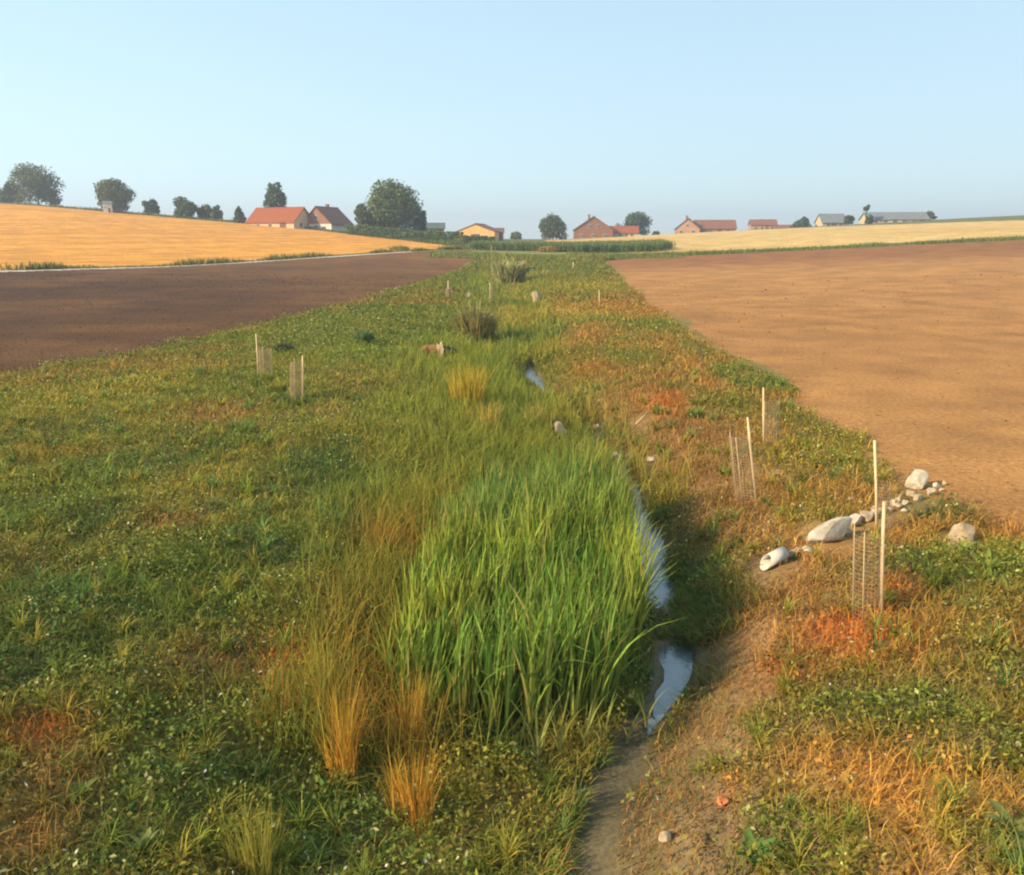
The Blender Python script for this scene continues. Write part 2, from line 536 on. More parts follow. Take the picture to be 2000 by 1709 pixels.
# ------------------------------------------------------------------ ground sheets: one grid, cut along the field borders
rows = [-12.0, -6.0, -2.0]
yv = 1.0
while yv < 1250:
    rows.append(yv)
    yv += (.13 if yv < 12 else .011 * yv if yv < 60 else .85 if yv < 150 else 2.5 if yv < 300 else .05 * yv)
rows = np.array(rows)
cols_s = np.concatenate([np.linspace(-1.6, -.36, 130, endpoint=False), np.linspace(-.36, .50, 300, endpoint=False),
                         np.linspace(.50, 1.6, 115)])
GX = cols_s[None, :] * (np.maximum(rows, 0)[:, None] + 9.0)
GY = np.repeat(rows[:, None], len(cols_s), 1)
GZ = height(GX, GY)

TRX = np.array([-150, -95, -48, -39, -28, -16, -8.5])          # the pale farm track along the left field
TRY = np.array([20, 44, 77, 88, 112, 130, 146])


def track_y(x): return np.interp(x, TRX, TRY)
YTX = np.array([-320, -165, -103, -54, -24, -11, -8])          # far edge of the golden field
YTY = np.array([240, 262, 240, 222, 192, 168, 150])
def gold_top(x): return np.interp(x, YTX, YTY)
BRX = np.array([10, 14, 20, 37, 60, 78, 120, 200])             # far edge of the right ploughed field
BRY = np.array([108, 112, 117, 119, 121, 122, 118, 105])
def brown_top(x): return np.interp(x, BRX, BRY)


def region(x, y):
    """0 rough ground, 1 left soil, 2 right soil, 3 golden field, 4 pale field, 5 track, 6 meadow"""
    r = np.zeros(x.shape, int)
    ty = track_y(x)
    left = (x < edge_l(y)) & (x < -5)
    r[left & (y < ty)] = 1
    r[left & (y >= ty) & (y < ty + 3.2) & (x < -16)] = 5
    gold = (x < -8) & (y >= ty + 5.0) & (y < gold_top(x))
    r[gold] = 3
    right = (x > edge_r(y)) & (y < brown_top(x))
    r[right] = 2
    pale = (x > 10) & (y > brown_top(x) + 6 + 3 * np.clip((x - 20) / 60, 0, 1)) & (x > 16 + np.clip(150 - y, -60, 30) * .15)
    pale &= (y > 128) & (y < np.interp(x, [20, 40, 70, 110, 160, 300], [300, 300, 270, 235, 215, 200]))
    r[pale] = 4
    mead = (r == 0) & (y > 112) & (y < 165) & (x > -30) & (x < 22)
    r[mead] = 6
    return r


fx = (GX[:-1, :-1] + GX[1:, 1:]) / 2
fy = (GY[:-1, :-1] + GY[1:, 1:]) / 2
REG = region(fx, fy)
vid = np.arange(GX.size).reshape(GX.shape)
quads = np.stack([vid[:-1, :-1], vid[:-1, 1:], vid[1:, 1:], vid[1:, :-1]], -1)
allv = np.stack([GX, GY, GZ], -1).reshape(-1, 3)
vx, vy = allv[:, 0], allv[:, 1]


def soil_colour(x, y):
    """earth under the rough grass: mud by the water, dry brown earth on the right bank, dark humus elsewhere"""
    xr = x - stream_x(y)
    n = fbm(x, y, 1.8, 21, 3)
    c = lerp((.15, .115, .035), (.23, .175, .055), n)
    mud = np.exp(-(xr / .8) ** 2) * (y < 70)
    rb = sstep(.45, .9, xr) * (1 - sstep(2.2, 4.5, xr)) * (1 - sstep(14, 22, y))
    c = lerp((1, 1, 1), (1, 1, 1), n) * c
    c = c * (1 - rb[:, None]) + rb[:, None] * lerp((.17, .105, .058), (.31, .205, .12), fbm(x, y, .9, 22, 3))
    c = c * (1 - mud[:, None]) + mud[:, None] * lerp((.085, .072, .038), (.15, .122, .07), n)
    vc, dry = veg(x, y)
    k = np.where(y < 110, np.clip(dry, 0, 1) * .75, 0) * (1 - mud)
    c = c * (1 - k[:, None]) + vc * k[:, None]
    far = sstep(35, 80, y)
    c = c * (1 - far[:, None]) + far[:, None] * lerp((.16, .14, .025), (.25, .19, .045), n)
    return c


def field_cols(k, x, y):
    if k == 0:
        c = soil_colour(x, y)
        xr = x - stream_x(y)
        wet = np.exp(-(xr / .34) ** 2) * (y < 40) * sstep(.25, .6, fbm(x, y, .5, 23, 2) + .12)
        up = (y > 140)
        c[up] = lerp((.10, .13, .035), (.17, .16, .05), fbm(x[up], y[up], 14, 41, 3))
        return np.concatenate([c, (1 - .72 * wet)[:, None]], 1)
    if k == 1:
        n = fbm(x, y, 9.0, 31, 3) * .6 + fbm(x * .25, y, 3.0, 32, 3) * .4
        t = np.clip(sstep(.35, .7, n) * .4 + sstep(55, 120, y) * .5 + sstep(-30, -8, x) * .25, 0, 1)
        return lerp((.062, .027, .008), (.185, .088, .024), t)
    if k == 2:
        n = fbm(x * .5, y, 16.0, 33, 3) * .6 + fbm(x, y, 1.6, 34, 3) * .4
        c = lerp((.33, .158, .047), (.42, .216, .068), sstep(.1, .9, n))
        d = sstep(78, 105, y)[:, None]
        return c * (1 - d) + d * np.array((.26, .115, .036))
    if k == 3:
        q = y - np.interp(x, TRX, TRY)
        n = vnoise(q, x * .02, 2.2, 35) * .5 + fbm(x * .12, q, 9.0, 36, 3) * .5
        return lerp((.55, .238, .024), (.70, .335, .044), sstep(.2, .8, n))
    if k == 4:
        n = fbm(x * .25, y, 7.0, 37, 3)
        return lerp((.52, .34, .105), (.64, .45, .17), n)
    if k == 6:
        return lerp((.15, .17, .045), (.26, .26, .08), fbm(x, y, 8.0, 38, 3))
    return np.ones((len(x), 3)) * .4


SHEETS = {
    0: ('ground', 'rough grassy ground of the ditch banks and far slopes', 'ground', 'soil'),
    1: ('plowed_field', 'dark brown ploughed soil field beside the pale track', 'field', 'field'),
    2: ('plowed_field', 'light orange-brown harrowed soil field below the pale crop field', 'field', 'field'),
    3: ('grain_field', 'golden ripe grain field rising to the trees', 'field', 'crop'),
    4: ('grain_field', 'pale straw-coloured grain field below the red-roofed houses', 'field', 'crop'),
    5: ('farm_track', 'pale gravel farm track between dark soil and golden grain', 'track', 'track'),
    6: ('meadow', 'light green meadow in front of the maize', 'meadow', 'crop'),
}
for k, (nm, lab, cat, mk) in SHEETS.items():
    q = quads[REG == k].reshape(-1, 4)
    used, inv = np.unique(q, return_inverse=True)
    me = np_mesh(nm, allv[used], inv.reshape(-1, 4), field_cols(k, vx[used], vy[used]), True)
    o = link(nm, me, M[mk])
    tag(o, lab, cat, kind='structure')

# stream
ys = np.concatenate([np.arange(6.2, 20, .2), np.arange(20, 80, .6)])
xc = stream_x(ys)
wz = base_h(xc, ys) - .86 * (1 - sstep(85, 122, ys))
hw = np.full(len(ys), .62)
vv = []
for k in range(7):
    f = -1 + 2 * k / 6
    vv.append(np.stack([xc + f * hw, ys, wz], 1))
vv = np.stack(vv, 1)
ids = np.arange(len(ys) * 7).reshape(-1, 7)
qf = np.stack([ids[:-1, :-1], ids[:-1, 1:], ids[1:, 1:], ids[1:, :-1]], -1).reshape(-1, 4)
o = link('stream', np_mesh('stream', vv.reshape(-1, 3), qf, smooth=True), M['water'])
tag(o, 'narrow still stream reflecting the sky in the ditch', 'stream', kind='structure')

# ------------------------------------------------------------------ plants made in bulk
class Bulk:
    def __init__(self):
        self.v, self.f, self.c, self.n = [], [], [], 0

    def leaves(self, P, size, col, tilt=.7, aspect=.55):
        """diamond leaves: P Nx3 centres, size N, col Nx3"""
        n = len(P)
        az = RNG.uniform(0, 2 * np.pi, n)
        th = np.abs(RNG.normal(0, tilt, n))
        roll = RNG.normal(0, .5, n)
        ax = np.stack([np.cos(az) * np.cos(th), np.sin(az) * np.cos(th), np.sin(th)], 1)
        sd_ = np.stack([-np.sin(az), np.cos(az), np.zeros(n)], 1)
        nn = np.cross(ax, sd_)
        sd_ = sd_ * np.cos(roll)[:, None] + nn * np.sin(roll)[:, None]
        nn = np.cross(ax, sd_)
        L = (size * .5)[:, None]; W = (size * .5 * aspect)[:, None]
        v = np.stack([P - ax * L, P + sd_ * W - ax * L * .1 + nn * W * .25, P + ax * L, P - sd_ * W - ax * L * .1 + nn * W * .25], 1)
        ids = self.n + np.arange(n * 4).reshape(n, 4)
        self._add(v.reshape(-1, 3), np.concatenate([ids[:, [0, 1, 2]], ids[:, [0, 2, 3]]]), np.repeat(col, 4, 0))

    def blades(self, P, length, width, lean, az, curve, col_base, col_tip, seg=2):
        n = len(P)
        d = np.stack([np.cos(az), np.sin(az)], 1)
        face = az + RNG.uniform(0.6, 2.5, n)
        side = np.stack([np.cos(face), np.sin(face), np.zeros(n)], 1)
        V, C = [], []
        for k in range(seg + 1):
            t = k / seg
            ang = lean + curve * t
            r = length * t * np.sin(ang * (.5 + .5 * t)); z = length * t * np.cos(ang * (.5 + .5 * t))
            c = P + np.stack([d[:, 0] * r, d[:, 1] * r, z], 1)
            cc = col_base * (1 - t) + col_tip * t
            if k == seg:
                V.append(c[:, None]); C.append(cc[:, None])
            else:
                w = (width * .5 * (1 - .55 * t * t))[:, None] * side
                V.append(np.stack([c - w, c + w], 1)); C.append(np.stack([cc, cc], 1))
        V = np.concatenate(V, 1); C = np.concatenate(C, 1)
        m = V.shape[1]
        ids = self.n + np.arange(n * m).reshape(n, m)
        F = []
        for k in range(seg - 1):
            a, b, c_, d_ = ids[:, 2 * k], ids[:, 2 * k + 1], ids[:, 2 * k + 2], ids[:, 2 * k + 3]
            F += [np.stack([a, b, d_], 1), np.stack([a, d_, c_], 1)]
        F.append(np.stack([ids[:, m - 3], ids[:, m - 2], ids[:, m - 1]], 1))
        self._add(V.reshape(-1, 3), np.concatenate(F), C.reshape(-1, 3))

    def _add(self, v, f, c):
        self.v.append(v); self.f.append(f); self.c.append(c); self.n += len(v)

    def build(self, name, mat, parent=None, offset=None):
        v = np.concatenate(self.v)
        if offset is not None:
            v = v - np.array(offset)
        return link(name, np_mesh(name, v, np.concatenate(self.f), np.clip(np.concatenate(self.c), 0.004, 1)), mat, parent)


def jitter(col, n, amt=.22):
    c = np.asarray(col, float)
    if c.ndim == 1:
        c = np.repeat(c[None], n, 0)
    return np.clip(c * (1 + RNG.normal(0, amt, (n, 1))) * (1 + RNG.normal(0, amt * .3, (n, 3))), .003, .95)


CLEAR = []
for u, v, rr in [(1508, 1104, .30), (1620, 1052, .42), (1668, 1028, .22), (1690, 1014, .2), (1550, 1086, .12), (1790, 950, .38), (1812, 970, .3), (1870, 1060, .3), (1735, 998, .25), (1765, 988, .3),
                 (1093, 856, .4), (1132, 880, .3), (1205, 912, .35), (1271, 903, .25), (1047, 594, 1.0), (860, 705, .8), (916, 592, .8), (1252, 824, .35), (1168, 842, .3)]:
    g = G(u, v); CLEAR.append((g.x, g.y, rr)); CLEAR.append((g.x * .96, g.y * .96, rr * .7))


def clear_of(x, y):
    ok = np.ones(len(x), bool)
    for cx_, cy_, rr in CLEAR:
        ok &= ((x - cx_) ** 2 + ((y - cy_) * .8) ** 2 > rr * rr) | (RNG.random(len(x)) < .12)
    return ok


def scatter(rho0, d0, powr, y0, y1, seedshift=0, xpad=0.0):
    X, Y = [], []
    ye = np.geomspace(y0, y1, 60)
    for a, b in zip(ye[:-1], ye[1:]):
        ym = (a + b) / 2
        xl = max(np.interp(ym, EY, EL) - xpad, -.78 * ym - 2.2)
        xr = min(np.interp(ym, EY, ER) + xpad, .78 * ym + 2.2)
        n = int(rho0 * (d0 / max(ym, d0)) ** powr * (xr - xl) * (b - a))
        X.append(RNG.uniform(xl, xr, n)); Y.append(RNG.uniform(a, b, n))
    X, Y = np.concatenate(X), np.concatenate(Y)
    k = (X > edge_l(Y) - .3 * RNG.random(len(X))) & (X < edge_r(Y) + .35 * RNG.random(len(X)) ** 2)
    k &= clear_of(X, Y)
    return X[k], Y[k]


def keep_off_stream(x, y):
    xr = x - stream_x(y)
    near = y < 30
    nz = vnoise(x, y, .25, 9) - .5
    half = np.interp(y, [6, 8, 8.6, 8.8, 9.4, 9.6, 13, 15, 26, 27, 29, 30, 90], [.16, .26, .28, .02, .02, .30, .32, .10, .10, .36, .36, .03, .01])
    bed = np.abs(xr) < half + nz * .12
    front = (y < 6.9) & (xr > -.14 + nz * .3) & (xr < .22 + nz * .25)
    bare = (xr > .25) & (xr < .95 + .7 * (vnoise(x, y, .5, 61) - .5)) & (y < 8.5)
    lump = ((x - 1.15) / .55) ** 2 + ((y - 5.2) / .55) ** 2 < 1
    return ~(bed | front), bare | lump


# leafy weeds and clover of the banks
X, Y = scatter(1400, 8.0, 1.45, 3.4, 118)
ok, bare = keep_off_stream(X, Y)
C, dry = veg(X, Y)
keep = ok & (RNG.random(len(X)) > np.clip(dry * .92, 0, .93)) & ~(bare & (RNG.random(len(X)) > .16))
X, Y, C, dry = X[keep], Y[keep], C[keep], dry[keep]
clump = fbm(X, Y, .55, 71, 2)
edge_up = np.exp(-((edge_r(Y) - .7 - X) / .8) ** 2) + np.exp(-((X - edge_l(Y) - .7) / .8) ** 2)
hmax = (.05 + .30 * sstep(.25, .8, clump) + .18 * edge_up * sstep(.35, .6, fbm(X, Y, 1.6, 72, 2))) * (1 - .45 * dry)
Zr = RNG.random(len(X)) ** .7 * hmax
D = np.hypot(X, Y)
size = np.maximum(.043, .0023 * D) * RNG.uniform(.6, 1.5, len(X))
col = jitter(C, len(X), .36)
pale = RNG.random(len(X)) < .05
col[pale] = jitter(PALE, int(pale.sum()), .2)
flower = RNG.random(len(X)) < np.where(X < 0, .010, .002) * sstep(.45, .6, fbm(X, Y, 1.2, 77, 2))
col[flower] = (.72, .70, .62); size[flower] *= .7; Zr[flower] = hmax[flower] + .04
b = Bulk()
b.leaves(np.stack([X, Y, height(X, Y) + Zr], 1), size, col, .65)
o = b.build('bank_weeds', M['leaf'])
tag(o, 'low leafy weeds and clover covering both ditch banks', 'weeds', kind='stuff')

# grass of the banks, green
X, Y = scatter(540, 8.0, 1.35, 3.4, 120)
ok, bare = keep_off_stream(X, Y)
C, dry = veg(X, Y)
keep = ok & (RNG.random(len(X)) > dry * .7) & ~(bare & (RNG.random(len(X)) > .05))
X, Y, C, dry = X[keep], Y[keep], C[keep], dry[keep]
n = len(X)
D = np.hypot(X, Y)
xr = X - stream_x(Y)
tall = np.exp(-((xr + 2.8) / 1.9) ** 2) * sstep(9, 13, Y)
ln = (.12 + .22 * fbm(X, Y, .9, 81, 2) + .42 * tall + .25 * sstep(40, 75, Y)) * RNG.uniform(.6, 1.3, n)
C = C * (1 - .6 * tall[:, None]) + LIGHTG * .95 * .6 * tall[:, None]
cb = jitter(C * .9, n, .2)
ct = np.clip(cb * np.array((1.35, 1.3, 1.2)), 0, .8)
b = Bulk()
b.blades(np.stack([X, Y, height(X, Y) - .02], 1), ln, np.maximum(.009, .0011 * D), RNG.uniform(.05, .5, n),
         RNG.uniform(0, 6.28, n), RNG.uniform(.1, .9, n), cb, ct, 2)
# tussocks that stand out of the weeds
nt_ = 420
tx, ty = scatter(9.0, 8.0, 1.1, 3.6, 40)
ok, bare = keep_off_stream(tx, ty)
_, tdry = veg(tx, ty)
k = ok & ~bare & (RNG.random(len(tx)) > tdry * .8)
tx, ty = tx[k][:1600], ty[k][:1600]
m_ = 34
kind = RNG.integers(0, 5, len(tx))
tc_ = np.array([GREEN * 1.15, YELG, DARKG * 1.5, LIGHTG, OLIVE * 1.2])[kind]
tl = RNG.uniform(.10, .34, len(tx))
PX_ = np.repeat(tx, m_) + RNG.normal(0, .02, len(tx) * m_); PY_ = np.repeat(ty, m_) + RNG.normal(0, .02, len(tx) * m_)
n = len(PX_)
c_ = jitter(np.repeat(tc_, m_, 0), n, .22)
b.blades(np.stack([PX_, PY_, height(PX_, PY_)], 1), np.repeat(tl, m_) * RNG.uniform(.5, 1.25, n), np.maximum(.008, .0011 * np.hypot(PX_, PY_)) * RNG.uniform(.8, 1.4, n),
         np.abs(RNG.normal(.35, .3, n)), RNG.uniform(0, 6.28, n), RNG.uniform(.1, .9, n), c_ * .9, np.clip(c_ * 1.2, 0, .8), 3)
o = b.build('bank_grass', M['leaf'])
tag(o, 'green grass blades growing through the bank weeds', 'grass', kind='stuff')

# dry, rust and straw coloured stalks
X, Y = scatter(560, 8.0, 1.35, 3.4, 118)
ok, bare = keep_off_stream(X, Y)
C, dry = veg(X, Y)
pr = np.where(bare, .95, .04 + dry * .95)
keep = ok & (RNG.random(len(X)) < pr)
X, Y, C, dry, bare = X[keep], Y[keep], C[keep], dry[keep], bare[keep]
n = len(X); D = np.hypot(X, Y)
C = np.where(bare[:, None], BROWN * 1.05, C * .75 + .25 * STRAW)
cb = jitter(C, n, .28)
b = Bulk()
b.blades(np.stack([X, Y, height(X, Y) + .0], 1), np.where(bare, .08, .13 + .12 * RNG.random(n)) * RNG.uniform(.6, 1.6, n), np.maximum(.008, .0010 * D),
         np.abs(RNG.normal(.6, .45, n)).clip(0, 1.45), RNG.uniform(0, 6.28, n), RNG.uniform(0, .6, n), cb, np.clip(cb * 1.2, 0, .8), 2)
o = b.build('dry_stalks', M['dry'])
tag(o, 'rust and straw coloured dead stalks on the banks', 'dry grass', kind='stuff')

# soil crumbs on both ploughed fields and on the bare bank
octv = np.array([(1, 0, 0), (-1, 0, 0), (0, 1, 0), (0, -1, 0), (0, 0, .7), (0, 0, -.6)], float)
octf = np.array([(0, 2, 4), (2, 1, 4), (1, 3, 4), (3, 0, 4), (2, 0, 5), (1, 2, 5), (3, 1, 5), (0, 3, 5)])


def clods(name, label, X, Y, size, col, mat, sink=.0):
    n = len(X)
    P = np.stack([X, Y, height(X, Y) + sink], 1)
    j = RNG.uniform(.55, 1.3, (n, 6, 1)) * octv[None] * size[:, None, None]
    a = RNG.uniform(0, 6.28, n)
    ca, sa = np.cos(a)[:, None], np.sin(a)[:, None]
    jx = j[..., 0] * ca - j[..., 1] * sa; jy = j[..., 0] * sa + j[..., 1] * ca
    v = P[:, None] + np.stack([jx, jy, j[..., 2]], -1)
    f = (np.arange(n) * 6)[:, None, None] + octf[None]
    o = link(name, np_mesh(name, v.reshape(-1, 3), f.reshape(-1, 3), np.repeat(col, 6, 0)), mat)
    tag(o, label, 'soil', kind='stuff')


def field_scatter(n, right):
    y = 10 + 60 * RNG.random(n * 3) ** 2.2 if right else 22 + 55 * RNG.random(n * 3) ** 1.8
    if right:
        x = edge_r(y) - .15 + (RNG.random(n * 3) ** 1.3) * np.maximum(.8 * y - edge_r(y), 1.0)
    else:
        x = edge_l(y) + .15 - (RNG.random(n * 3) ** 1.3) * np.maximum(.8 * y + edge_l(y), 1.0)
    return x[:n], y[:n]


x_, y_ = field_scatter(16000, True)
s_ = np.maximum(.016, .0009 * y_) * RNG.uniform(.5, 1.0, len(x_)) * (1 + 1.6 * (RNG.random(len(x_)) < .03))
clods('soil_crumbs', 'crumbs of dry soil strewn over the orange-brown field', x_, y_, s_, jitter((.36, .19, .068), len(x_), .25), M['dry'])
x_, y_ = field_scatter(10000, False)
s_ = np.maximum(.018, .0011 * y_) * RNG.uniform(.5, 1.1, len(x_))
clods('soil_crumbs', 'crumbs of dark soil strewn over the left field', x_, y_, s_, jitter((.14, .072, .036), len(x_), .4), M['dry'])
y_ = RNG.uniform(4.2, 11.5, 9000); x_ = stream_x(y_) + RNG.uniform(.35, 1.9, 9000)
s_ = RNG.uniform(.004, .013, 9000)
clods('bank_crumbs', 'crumbs of brown earth on the bare bank by the stream', x_, y_, s_, jitter((.26, .15, .075), 9000, .3), M['dry'])

# ------------------------------------------------------------------ reeds
def in_reed(x, y):
    xr = x - stream_x(y)
    left = np.interp(y, [6.5, 7.2, 8.5, 10.5, 13.0], [-.7, -1.15, -1.2, -1.0, -.4])
    rgt = np.interp(y, [6.5, 7.2, 8.5, 10.5, 12.2], [.60, 1.00, 1.50, 1.56, 1.60])
    nz = (vnoise(x, y, .35, 91) - .5) * .5
    return (x > left + nz) & (x < rgt + nz * .3) & (y > 6.75 + nz * .6 + .12 * np.abs(x)) & (y < 12.6 + nz)


x_ = RNG.uniform(-1.6, 2.2, 30000); y_ = RNG.uniform(6.3, 12.9, 30000)
k = in_reed(x_, y_); x_, y_ = x_[k][:9200], y_[k][:9200]
# leaves of one shoot share a base
x_ = x_ + 0; n = len(x_)
grp = (np.arange(n) // 4) * 4
x_ = x_[grp] + RNG.normal(0, .012, n); y_ = y_[grp] + RNG.normal(0, .012, n)
n1 = fbm(x_, y_, .8, 93, 2)
edge_d = np.clip((x_ + .9) / 1.2, 0, 1)
ln = (.70 + .72 * RNG.random(n)) * (.70 + .30 * edge_d) * (.8 + .45 * n1)
tipc = lerp((.165, .285, .042), (.32, .37, .045), sstep(.3, .7, n1))
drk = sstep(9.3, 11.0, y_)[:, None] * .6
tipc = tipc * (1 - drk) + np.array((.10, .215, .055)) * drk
basec = lerp((.30, .31, .08), (.24, .27, .05), n1)
tipc = jitter(tipc, n, .34); basec = jitter(basec, n, .25)
old = RNG.random(n) < .08
tipc[old] = jitter((.42, .33, .10), int(old.sum()), .2)
b = Bulk()
lean_az = np.where(RNG.random(n) < .35, RNG.normal(0.0, .6, n), RNG.uniform(0, 6.28, n))
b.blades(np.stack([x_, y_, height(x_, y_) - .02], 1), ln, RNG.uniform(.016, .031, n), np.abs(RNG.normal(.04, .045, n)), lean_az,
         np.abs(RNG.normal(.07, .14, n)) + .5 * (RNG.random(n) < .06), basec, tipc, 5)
o = b.build('reed_bed', M['reed'])
tag(o, 'dense bed of tall green reeds standing in the ditch', 'reeds', kind='stuff')

# sedge and finer tall grass behind and beside the reeds
x_ = RNG.uniform(-5, 2.2, 60000); y_ = 6.2 + 26 * RNG.random(60000) ** 1.3
xr = x_ - stream_x(y_)
pr = np.where(y_ < 12.3, np.clip(np.exp(-((x_ + 1.35) / .75) ** 2) * 1.3, 0, 1), np.exp(-((xr + 2.0) / 1.5) ** 2) * .9) * (xr < -.2)
k = (RNG.random(60000) < pr) & ~in_reed(x_, y_) & clear_of(x_, y_)
x_, y_ = x_[k], y_[k]; n = len(x_)
n1 = fbm(x_, y_, .9, 95, 2)
orange = 1.2 * np.exp(-(((x_ + 1.3) / 1.0) ** 2 + ((y_ - 7.0) / 1.3) ** 2)) * sstep(.32, .55, n1) + .9 * np.exp(-(((x_ + 1.6) / .8) ** 2 + ((y_ - 10.2) / .9) ** 2))
gt = lerp((.21, .285, .035), (.31, .32, .04), sstep(.3, .7, n1))
ow = np.clip(orange + .03, 0, 1)[:, None] * (RNG.random((n, 1)) < .75)
gt = gt * (1 - ow) + np.array((.52, .23, .035)) * ow
gt = jitter(gt, n, .22)
b = Bulk()
low = 1 - .7 * np.exp(-((x_ - stream_x(y_)) / .9) ** 4) * sstep(21.5, 23.5, y_)
b.blades(np.stack([x_, y_, height(x_, y_) - .02], 1), RNG.uniform(.35, .95, n) * low, np.maximum(.008, .0009 * y_), np.abs(RNG.normal(.12, .12, n)),
         RNG.uniform(0, 6.28, n), np.abs(RNG.normal(.35, .3, n)), jitter((.22, .22, .045), n, .2), gt, 3)
y2 = 13.5 + 75 * RNG.random(30000) ** 1.6
x2 = stream_x(y2) + RNG.normal(0, .38, 30000) * (1 + y2 / 60)
dd = np.abs(x2 - stream_x(y2))
k = (dd > np.where(y2 > 31, .0, .12)) & ~((dd < .34) & (y2 > 26.6) & (y2 < 29.6)) & (RNG.random(30000) < .75)
k &= clear_of(x2, y2) & ~((x2 - stream_x(y2) > .12) & (y2 < 27) & (RNG.random(30000) < .72))
x2, y2 = x2[k], y2[k]; n = len(x2)
c2 = jitter(lerp(GREEN, OLIVE * 1.1, sstep(.3, .7, fbm(x2, y2, 2.5, 97, 2))), n, .22)
b.blades(np.stack([x2, y2, height(x2, y2) - .02], 1), RNG.uniform(.3, .8, n) * (1 - .72 * sstep(22.5, 24.5, y2) * (1 - sstep(29.5, 31, y2))), np.maximum(.01, .0011 * y2), np.abs(RNG.normal(.12, .14, n)),
         RNG.uniform(0, 6.28, n), np.abs(RNG.normal(.4, .3, n)), c2, np.clip(c2 * 1.25, 0, .8), 3)
# fringe hanging over the water and the wet mud
y3 = np.concatenate([RNG.uniform(6.6, 14.5, 5200), RNG.uniform(8.55, 9.9, 2600), RNG.uniform(4.0, 7.0, 1500)])
xo = np.concatenate([.20 + np.abs(RNG.normal(0, .16, 5200)), .02 + np.abs(RNG.normal(0, .40, 2600)), -.16 - np.abs(RNG.normal(0, .12, 1500))])
gap = np.concatenate([vnoise(y3[:5200], y3[:5200] * 0, .45, 66) > .45, np.ones(2600, bool), vnoise(y3[7800:], y3[7800:] * 0, .4, 67) > .35])
x3 = stream_x(y3) + xo
k = gap & ~((y3 < 8.2) & (xo > 0) & (RNG.random(len(y3)) < .75))
x3, y3, xo = x3[k], y3[k], xo[k]; n = len(x3)
c3 = jitter(lerp(DARKG * 1.2, GREEN, RNG.random(n)), n, .25)
c3 = np.where((RNG.random(n) < .15)[:, None], BROWN * 1.2, c3)
b.blades(np.stack([x3, y3, height(x3, y3) - .01], 1), RNG.uniform(.10, .30, n), RNG.uniform(.006, .012, n), np.abs(RNG.normal(.35, .3, n)),
         np.where(xo > 0, RNG.normal(3.3, .9, n), RNG.normal(0, .9, n)), RNG.uniform(.1, .9, n), c3, np.clip(c3 * 1.2, 0, .8), 3)
o = b.build('sedge', M['leaf'])
tag(o, 'fine light green sedge lining the stream', 'sedge', kind='stuff')


# ------------------------------------------------------------------ reed plants that stand singly in the mud at the edge of the bed
def ribbon_leaf(name, parent, L, W, az, lean, curve, mat, cb, ct, seg=6, base=(0, 0, 0)):
    """one long tapering leaf with a folded midrib"""
    V, F, C = [], [], []
    d = np.array([math.cos(az), math.sin(az)])
    sdv = np.array([-d[1], d[0], 0.0])
    for k in range(seg + 1):
        t = k / seg
        a = (lean + curve * t) * (.5 + .5 * t)
        c = np.array(base) + np.array([d[0] * L * t * math.sin(a), d[1] * L * t * math.sin(a), L * t * math.cos(a)])
        w = W * .5 * (1 - t ** 2.2) + .0008
        fold = np.array([d[0], d[1], 0.0]) * w * .35
        V += [c - sdv * w - fold, c, c + sdv * w - fold]
        C += [np.array(cb) * (1 - t) + np.array(ct) * t] * 3
    for k in range(seg):
        for q in (0, 1):
            i = 3 * k + q
            F.append((i, i + 1, i + 4, i + 3))
    return link(name, np_mesh(name, np.array(V), np.array(F), np.array(C), True), mat, parent)


def reed_plant(u, v, n, L, label, seed, spread=.35):
    r = random.Random(seed)
    g = G(u, v)
    t = empty('reed_plant', g - Vector((0, 0, .02)))
    tag(t, label, 'reed', 'reed plants standing singly in the mud')
    for i in range(n):
        az = r.uniform(0, 6.28)
        ribbon_leaf('leaf', t, L * r.uniform(.7, 1.1), r.uniform(.016, .024), az, r.uniform(.02, spread * .5), r.uniform(.1, spread * 2),
                    M['reed'], (.42, .38, .13), (.16 + r.uniform(-.03, .06), .24, .04), base=(math.cos(az) * .012, math.sin(az) * .012, 0))
    return t


for i, (u, v, n, L) in enumerate([(1142, 1466, 7, .62), (1176, 1468, 8, .58), (1226, 1452, 7, .50), (1262, 1420, 6, .50), (1092, 1480, 8, .75), (1050, 1496, 7, .7)]):
    reed_plant(u, v, n, L, 'pale-based reed shoot standing alone in the mud before the reed bed', 40 + i, .3)

# ------------------------------------------------------------------ tufts of dry grass
def dry_tuft(u, v, n, L, col, label, rad=.12, seed=1, spread=.09):
    g = G(u, v)
    a = RNG.uniform(0, 6.28, n); r = rad * np.sqrt(RNG.random(n))
    r = r * (1 + .5 * np.sin(a * 3 + n)); P = np.stack([r * np.cos(a), r * np.sin(a), np.full(n, -.03)], 1)
    hz = height(P[:, 0] + g.x, P[:, 1] + g.y)
    P[:, 2] = hz - g.z - .03
    c = jitter(np.asarray(col) * 1.45, n, .3)
    b = Bulk()
    c[RNG.random(n) < .3] = jitter((.22, .20, .045), 1, .2)
    b.blades(P, L * RNG.uniform(.35, 1.2, n), np.full(n, max(.005, .0007 * g.y)), np.abs(RNG.normal(spread, spread, n)), a + RNG.normal(0, .8, n),
             np.abs(RNG.normal(spread, spread, n)), c, c * .55 + .45 * jitter((.34, .30, .035), n, .25), 4)
    o = b.build('dry_grass_tuft', M['dry'])
    o.location = g
    tag(o, label, 'grass tuft', 'tufts of dry grass')


